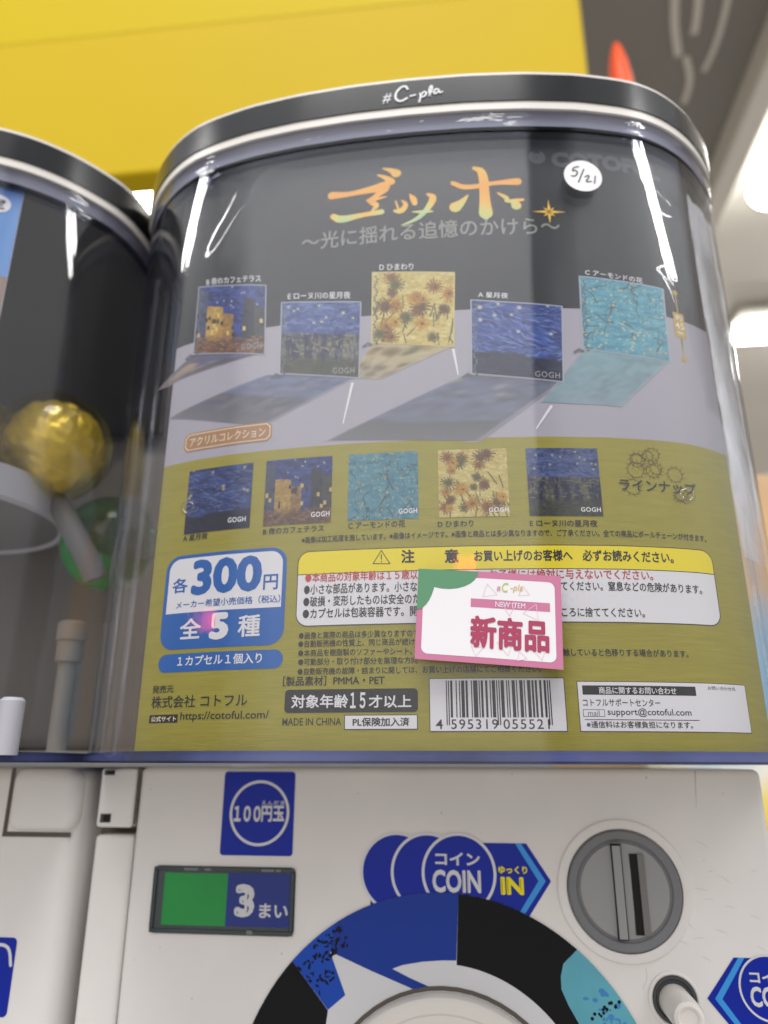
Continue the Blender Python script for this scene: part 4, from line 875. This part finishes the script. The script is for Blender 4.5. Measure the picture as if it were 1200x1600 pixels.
b.text(S_card, '対象年齢', (-50.24, 14.62), (-34.08, 14.62), (-50.40, 18.25), .17, M_PAPERWHITE, bold=.022); b.text(S_card, '１５', (-33.54, 14.45), (-29.29, 14.42), (-33.62, 18.71), .17, M_PAPERWHITE, bold=.03); b.text(S_card, '才以上', (-28.41, 14.58), (-16.69, 14.50), (-28.45, 17.98), .17, M_PAPERWHITE, bold=.022); b.build('age_badge', CARD, label='black 対象年齢15才以上 badge')

# barcode label
b = MB(); x0, x1 = (-11.67, 15.48)[0], (24.25, 15.39)[0]; z1, z0 = (7.12, 22.12)[1], (6.48, 8.49)[1]
b.rect(S_card, x0-.2, z0-.2, x1+.2, z1+.2, .09, M_INK); b.rect(S_card, x0, z0, x1, z1, .12, M_PAPERWHITE)
Lc = '0001101 0011001 0010011 0111101 0100011 0110001 0101111 0111011 0110111 0001011'.split()
def EAN(d):
    par = {'4': 'LGLLGG'}[d[0]]; s_ = '101'
    for ch, q_ in zip(d[1:7], par):
        c_ = Lc[int(ch)]; s_ += c_ if q_ == 'L' else ''.join('10'[int(x)] for x in c_)[::-1]
    s_ += '01010'
    for ch in d[7:]: s_ += ''.join('10'[int(x)] for x in Lc[int(ch)])
    return s_+'101'
bits = EAN('4595319055521'); xa, xb = (-7.32, 17.13)[0], (20.64, 17.05)[0]; w_ = (xb-xa)/95; zt, zb, zg = z1-.5, (6.64, 11.93)[1], (6.55, 9.96)[1]; i = 0
while i < 95:
    if bits[i] == '1':
        j = i
        while j < 95 and bits[j] == '1': j += 1
        g_ = i < 3 or 45 <= i < 50 or i >= 92
        b.rect(S_card, xa+i*w_, zg if g_ else zb, xa+j*w_, zt, .17, M_INK); i = j
    else: i += 1
for s_, l_, r_2 in (('4', 680, 691), ('595319', 704, 777), ('055521', 785, 856)): b.text(S_card, s_, ((xa+(l_-697)*w_*95/164), zg-1.0), ((xa+(r_2-697)*w_*95/164), zg-1.0), (0, zb-.45), .17, M_INK, bold=.004, space=1.15)
b.build('barcode_label', CARD)
# contact label
b = MB(); x0, x1 = (27.91, 14.58)[0], (75.65, 15.34)[0]; z1, z0 = (44.85, 21.21)[1], (43.46, 8.50)[1]
b.rect(S_card, x0-.18, z0-.18, x1+.18, z1+.18, .09, M_SOFTINK); b.rect(S_card, x0, z0, x1, z1, .12, M_PAPERWHITE)
xa, xb = (29.11, 18.74)[0], (60.15, 19.09)[0]; b.rect(S_card, xa, (44.48, 17.83)[1], xb, (44.75, 20.28)[1], .15, M_INK)
b.text(S_card, '商品に関するお問い合わせ', (33.49, 18.01), (54.59, 18.14), (33.66, 19.86), .19, M_PAPERWHITE, bold=.015); b.text(S_card, 'コトフルサポートセンター', (28.95, 14.83), (49.76, 14.89), (29.12, 16.82), .17, M_INK, bold=.005)
mx0, mx1 = (28.81, 13.10)[0], (34.58, 13.12)[0]; mz0, mz1 = (31.94, 12.12)[1], (32.11, 14.02)[1]; b.rect(S_card, mx0, mz0, mx1, mz1, .15, M_INK); b.rect(S_card, mx0+.14, mz0+.14, mx1-.14, mz1-.14, .17, M_PAPERWHITE)
b.text(S_card, 'mail', (30.10, 12.36), (33.15, 12.37), (30.22, 13.76), .2, M_INK, bold=-.005); b.text(S_card, 'support@cotoful.com', (35.32, 11.97), (58.10, 12.17), (35.54, 14.28), .17, M_INK, bold=.008)
b.rect(S_card, xa, (43.76, 11.30)[1], xb, (43.78, 11.49)[1], .15, M_INK); b.text(S_card, '※通信料はお客様負担になります。', (29.49, 9.18), (58.07, 9.36), (29.64, 10.97), .17, M_INK, bold=.012)
b.text(S_card, 'お問い合わせ先', (63.70, 19.35), (72.34, 19.68), (63.86, 20.38), .17, M_INK, bold=.0); b.build('contact_label', CARD)
# clear film over the card, crinkled round its right edge
b = MB(); xs = np.linspace(CX0-3, CX1+1, 150); zs_ = np.linspace(CB-.3, CT-8, 130)
def ridge(x_, z_):
    h = 0
    for (p, q_, A, sg) in RIDGE:
        p, q_ = np.array(p), np.array(q_); d = q_-p; L_ = np.hypot(*d); t_ = np.dot((x_, z_)-p, d)/L_/L_; off = ((x_-p[0])*d[1]-(z_-p[1])*d[0])/L_
        h += A*math.exp(-(off/sg)**2)*max(0, 1-(2*min(1.5, max(-.5, t_))-1)**4)
    return h
RIDGE = [((-60.50, 215.62), (-88.84, 165.24), 1.2, 4.2), ((-74.16, 211.77), (-99.22, 197.83), .7, 3), ((63.92, 192.16), (78.96, 182.13), .9, 3), ((66.69, 157.05), (75.12, 116.05), .8, 4), ((-24.60, 171.76), (-46.12, 146.17), .25, 3), ((29.36, 43.13), (66.31, 31.48), .3, 4)]
vs = [S_card(x_, z_, 1.2+ridge(x_, z_)) for z_ in zs_ for x_ in xs]; n_ = len(xs); b.add(vs, [(j*n_+i, j*n_+i+1, (j+1)*n_+i+1, (j+1)*n_+i) for j in range(len(zs_)-1) for i in range(n_-1)], M_SLEEVE); b.build('clear_film', CARD, smooth=True)
b = MB(); xs = np.linspace(CX1+.5, 97, 26); zs_ = np.linspace(60, 196, 80); rn = noise2(80, 26, 4, 77, (1, 2.4))
vs = [S_card(x_, z_, .2+3.0*(rn[j, i]-.5)) for j, z_ in enumerate(zs_) for i, x_ in enumerate(xs)]; n_ = len(xs); b.add(vs, [(j*n_+i, j*n_+i+1, (j+1)*n_+i+1, (j+1)*n_+i) for j in range(len(zs_)-1) for i in range(n_-1)], M_FILM); b.build('crinkled_film_edge', CARD, smooth=True)

# ------------------------------------------------------------------ neighbouring machine
b = MB(); b.box((-.372, -.007, -.30), (-.1375, .183, -.0012), M_WHITE, .005); nb = b.build('body', ROOT2, smooth=SM)
b = MB(); b.box((-.1625, -.0105, -.0222), (-.1376, .0, -.0016), M_WHITE, .0045); b.build('hinge_cover', ROOT2, smooth=SM)
b = MB(); b.rect(S_npanel, -164.2, -24, -162.6, -1.5, .15, pm('groove_shadow', (92, 86, 80), .7)); b.rect(S_npanel, -164, -24, -139, -22.4, .18, pm('groove_shadow', (92, 86, 80), .7)); b.build('groove_shade', nb)  # groove shade painted as flat dark strips
b = MB(); (x1, z1), (_, z0) = (-153.07, -54.77), (-152.02, -77.52); b.rrect(S_npanel, x1-34, z0, x1, z1, 1.6, .12, M_STICKBLUE)
b.stroke(S_npanel, [(-162.90, -63.05), (-162.24, -59.31), (-159.94, -57.01), (-157.23, -56.94), (-155.16, -58.38), (-154.16, -62.80)], 1.0, .18, M_STICKWHITE)
b.text(S_npanel, 'ゆっく', (x1-17, (-155.48, -70.49)[1]), (x1-4.3, (-155.48, -70.49)[1]), (x1-17, (-155.77, -68.87)[1]), .2, M_STICKYELLOW, bold=.04)
b.text(S_npanel, 'IN', (x1-12, (-154.90, -73.71)[1]), (x1-4.6, (-154.90, -73.71)[1]), (x1-12, (-155.41, -70.85)[1]), .2, M_STICKYELLOW, bold=.05)
b.build('coin_sticker', nb, label='blue rounded sticker cut by the left edge')
LID2, BAND2, CASE2 = case_parts(ROOT2, NX, -7)
# interior: back board, ring, arms, posts
b = MB(); b.box((-.360, .165, .0065), (-.145, .178, .205), pm('dark_interior_board', (176, 171, 166), .6, noise=.1, nscale=10)); b.build('back_board', ROOT2)
b = MB(); b.box((-.345, .06, .0065), (-.160, .16, .118), pm('dark_hopper', (112, 108, 105), .5), .006); b.build('hopper', ROOT2, smooth=SM)
def dir_(px, py): return px, py
M_RING = pm('pale_grey_plastic', (176, 176, 184), .4); M_TAUPE = pm('taupe_plastic', (132, 122, 110), .45); M_DG = pm('grey_plastic', (112, 110, 112), .45)
def at(q_, d): return (q_[0]*d, d-.27, q_[1]*d)
RX, _, _ = at((-0.6277, 0.3716), .262); zt_ = at((-0.7247, 0.4476), .238)[2]; zb_ = at((-0.7142, 0.3895), .238)[2]
b = MB(); b.lathe((RX-.0525, -.008, .0), [(.050, zb_), (.0525, zb_+.001), (.0525, zt_-.001), (.0510, zt_), (.0490, zt_-.001), (.0490, zb_+.001), (.050, zb_)], M_RING, 'z', 72); b.lathe((RX-.0525, -.008, .0), [(.0495, zb_+.0012), (0, zb_+.0012)], M_DG, 'z', 72); b.build('capsule_ring', ROOT2, smooth=SM)
x_, y_, _ = at((-0.6397, 0.0613), .225); b = MB(); h_2 = at((-0.6443, 0.0873), .225)[2]-.0043
b.lathe((x_, y_, .0024), [(.0038, 0), (.0038, h_2+.0009), (.0028, h_2+.0019), (0, h_2+.0019)], M_RING, 'z', 28); b.build('post', ROOT2, smooth=SM, label='short white post')
x_, y_, _ = at((-0.5656, 0.1129), .27); b = MB(); f_ = at((-0.5717, 0.1342), .27)[2]-.0043; g_ = at((-0.5804, 0.1925), .27)[2]-.0043
b.lathe((x_, y_, .0043), [(.0034, 0), (.0034, f_), (.0048, f_+.0004), (.0048, f_+.008), (.0055, f_+.0085), (.0055, g_-.001), (.0045, g_), (0, g_)], M_TAUPE, 'z', 28); b.build('post', ROOT2, smooth=SM, label='taupe post with a thicker collar')
b = MB(); b.tube([at((-0.6428, 0.4013), .268), at((-0.6104, 0.3658), .266), at((-0.5535, 0.2790), .268), at((-0.5403, 0.2546), .27)], .0046, M_DG, 12); b.build('arm', ROOT2, smooth=SM)
# blue card in the neighbour's case
def S_nc(x, z, o): return (x*.001, (-277+200*base((x-NX)/200)+5-o)*.001, z*.001)
NR = (-164.88, 207.97)[0]; NZ = (-167.21, 208.18)[1]; NM = (-165.93, 169.14)[1]; NB = (-159.64, 111.91)[1]
b = MB(); b.quad(S_nc, [(-330, NZ), (NR, NZ), (NR, NM), (-330, NM)], 0, pm('blue_card_print', (108, 152, 214), .45, noise=.05, nscale=20), n=(40, 1))
b.quad(S_nc, [(-330, NM), (NR, NM), (NR, NB), (-330, NB)], 0, pm('pinkish_card_print', (150, 130, 122), .45, noise=.1, nscale=20), n=(40, 1))
b.quad(S_nc, [(NR, NZ), (-330, NZ), (-330, NB), (NR, NB)], -.4, M_PAPERWHITE, n=(40, 1)); dc = np.array((-171.58, 199.99)); b.disc(S_nc, dc, 4.0, .15, M_WHITEINK, 28); b.text(S_nc, '定', dc+(-2.4, -2.4), dc+(2.4, -2.4), dc+(-2.4, 2.4), .25, M_INK, bold=.03)
o = b.build('display_card', loc=(-.25, -.06, .112)); tag(o, 'blue topped display card cut by the left edge of the photo', 'display card')
# capsules
def capsule(x, y, z, r, top, bot, label, tilt=.5, crinkle=None):
    e = empty('toy_capsule', (x, y, z)); tag(e, label, 'toy capsule', 'toy capsules in the neighbouring machine'); R = Matrix.Rotation(tilt, 3, 'Y') @ Matrix.Rotation(.3, 3, 'X')
    for nm, a0, a1, m, rr_ in (('clear_dome', 0, 90, top, r), ('base_shell', -90, -3, bot, r*.985)):
        b = MB(); prof = [(rr_*math.cos(math.radians(a)), rr_*math.sin(math.radians(a))) for a in np.linspace(a0, a1, 16)]; b.lathe((0, 0, 0), prof, m, 'z', 40)
        b.v = [tuple(R @ Vector(v)+Vector((x, y, z))) for v in b.v]; b.build(nm, e, smooth=True)
    if crinkle:
        b = MB(); rg = np.random.default_rng(int(abs(x)*9999)); prof = [(r*.9*math.cos(math.radians(a)), r*.9*math.sin(math.radians(a))) for a in np.linspace(-88, 88, 60)]; b.lathe((0, 0, 0), prof, crinkle, 'z', 90); gn = noise2(60, 90, 7, 5); gn = np.abs(gn-.5)*2
        b.v = [tuple((R @ Vector(v))*(.90+.14*gn.flat[i_])+Vector((x, y, z))) for i_, v in enumerate(b.v)]; b.build('foil_bag', e, smooth=True)
M_YDOME = clear('yellow_clear_shell', (.97, .93, .62), (.85, .74, .3), 1.5, .04); M_GDOME = clear('green_clear_shell', (.3, .8, .35), (.08, .45, .15), 1.5, .05); M_FOIL = pm('gold_foil', (216, 192, 104), .32, metal=.3, bump=.8, bscale=110); M_GBASE = pm('green_shell', (14, 140, 54), .3, noise=.2, nscale=90); M_YBASE = pm('yellow_shell', (206, 180, 50), .3)
capsule(*at((-0.6384, 0.4674), .262), .023, M_YDOME, M_YDOME, 'yellow capsule with crinkled gold foil behind the grey arm', .7, M_FOIL)
capsule(*at((-0.7972, 0.4863), .262), .0225, M_YDOME, M_YDOME, 'yellow capsule cut by the left edge of the photo', -.3, M_FOIL)
capsule(*at((-0.5255, 0.3075), .300), .021, M_GDOME, M_GBASE, 'green capsule low behind the yellow one', .4)

bpy.context.view_layer.update()
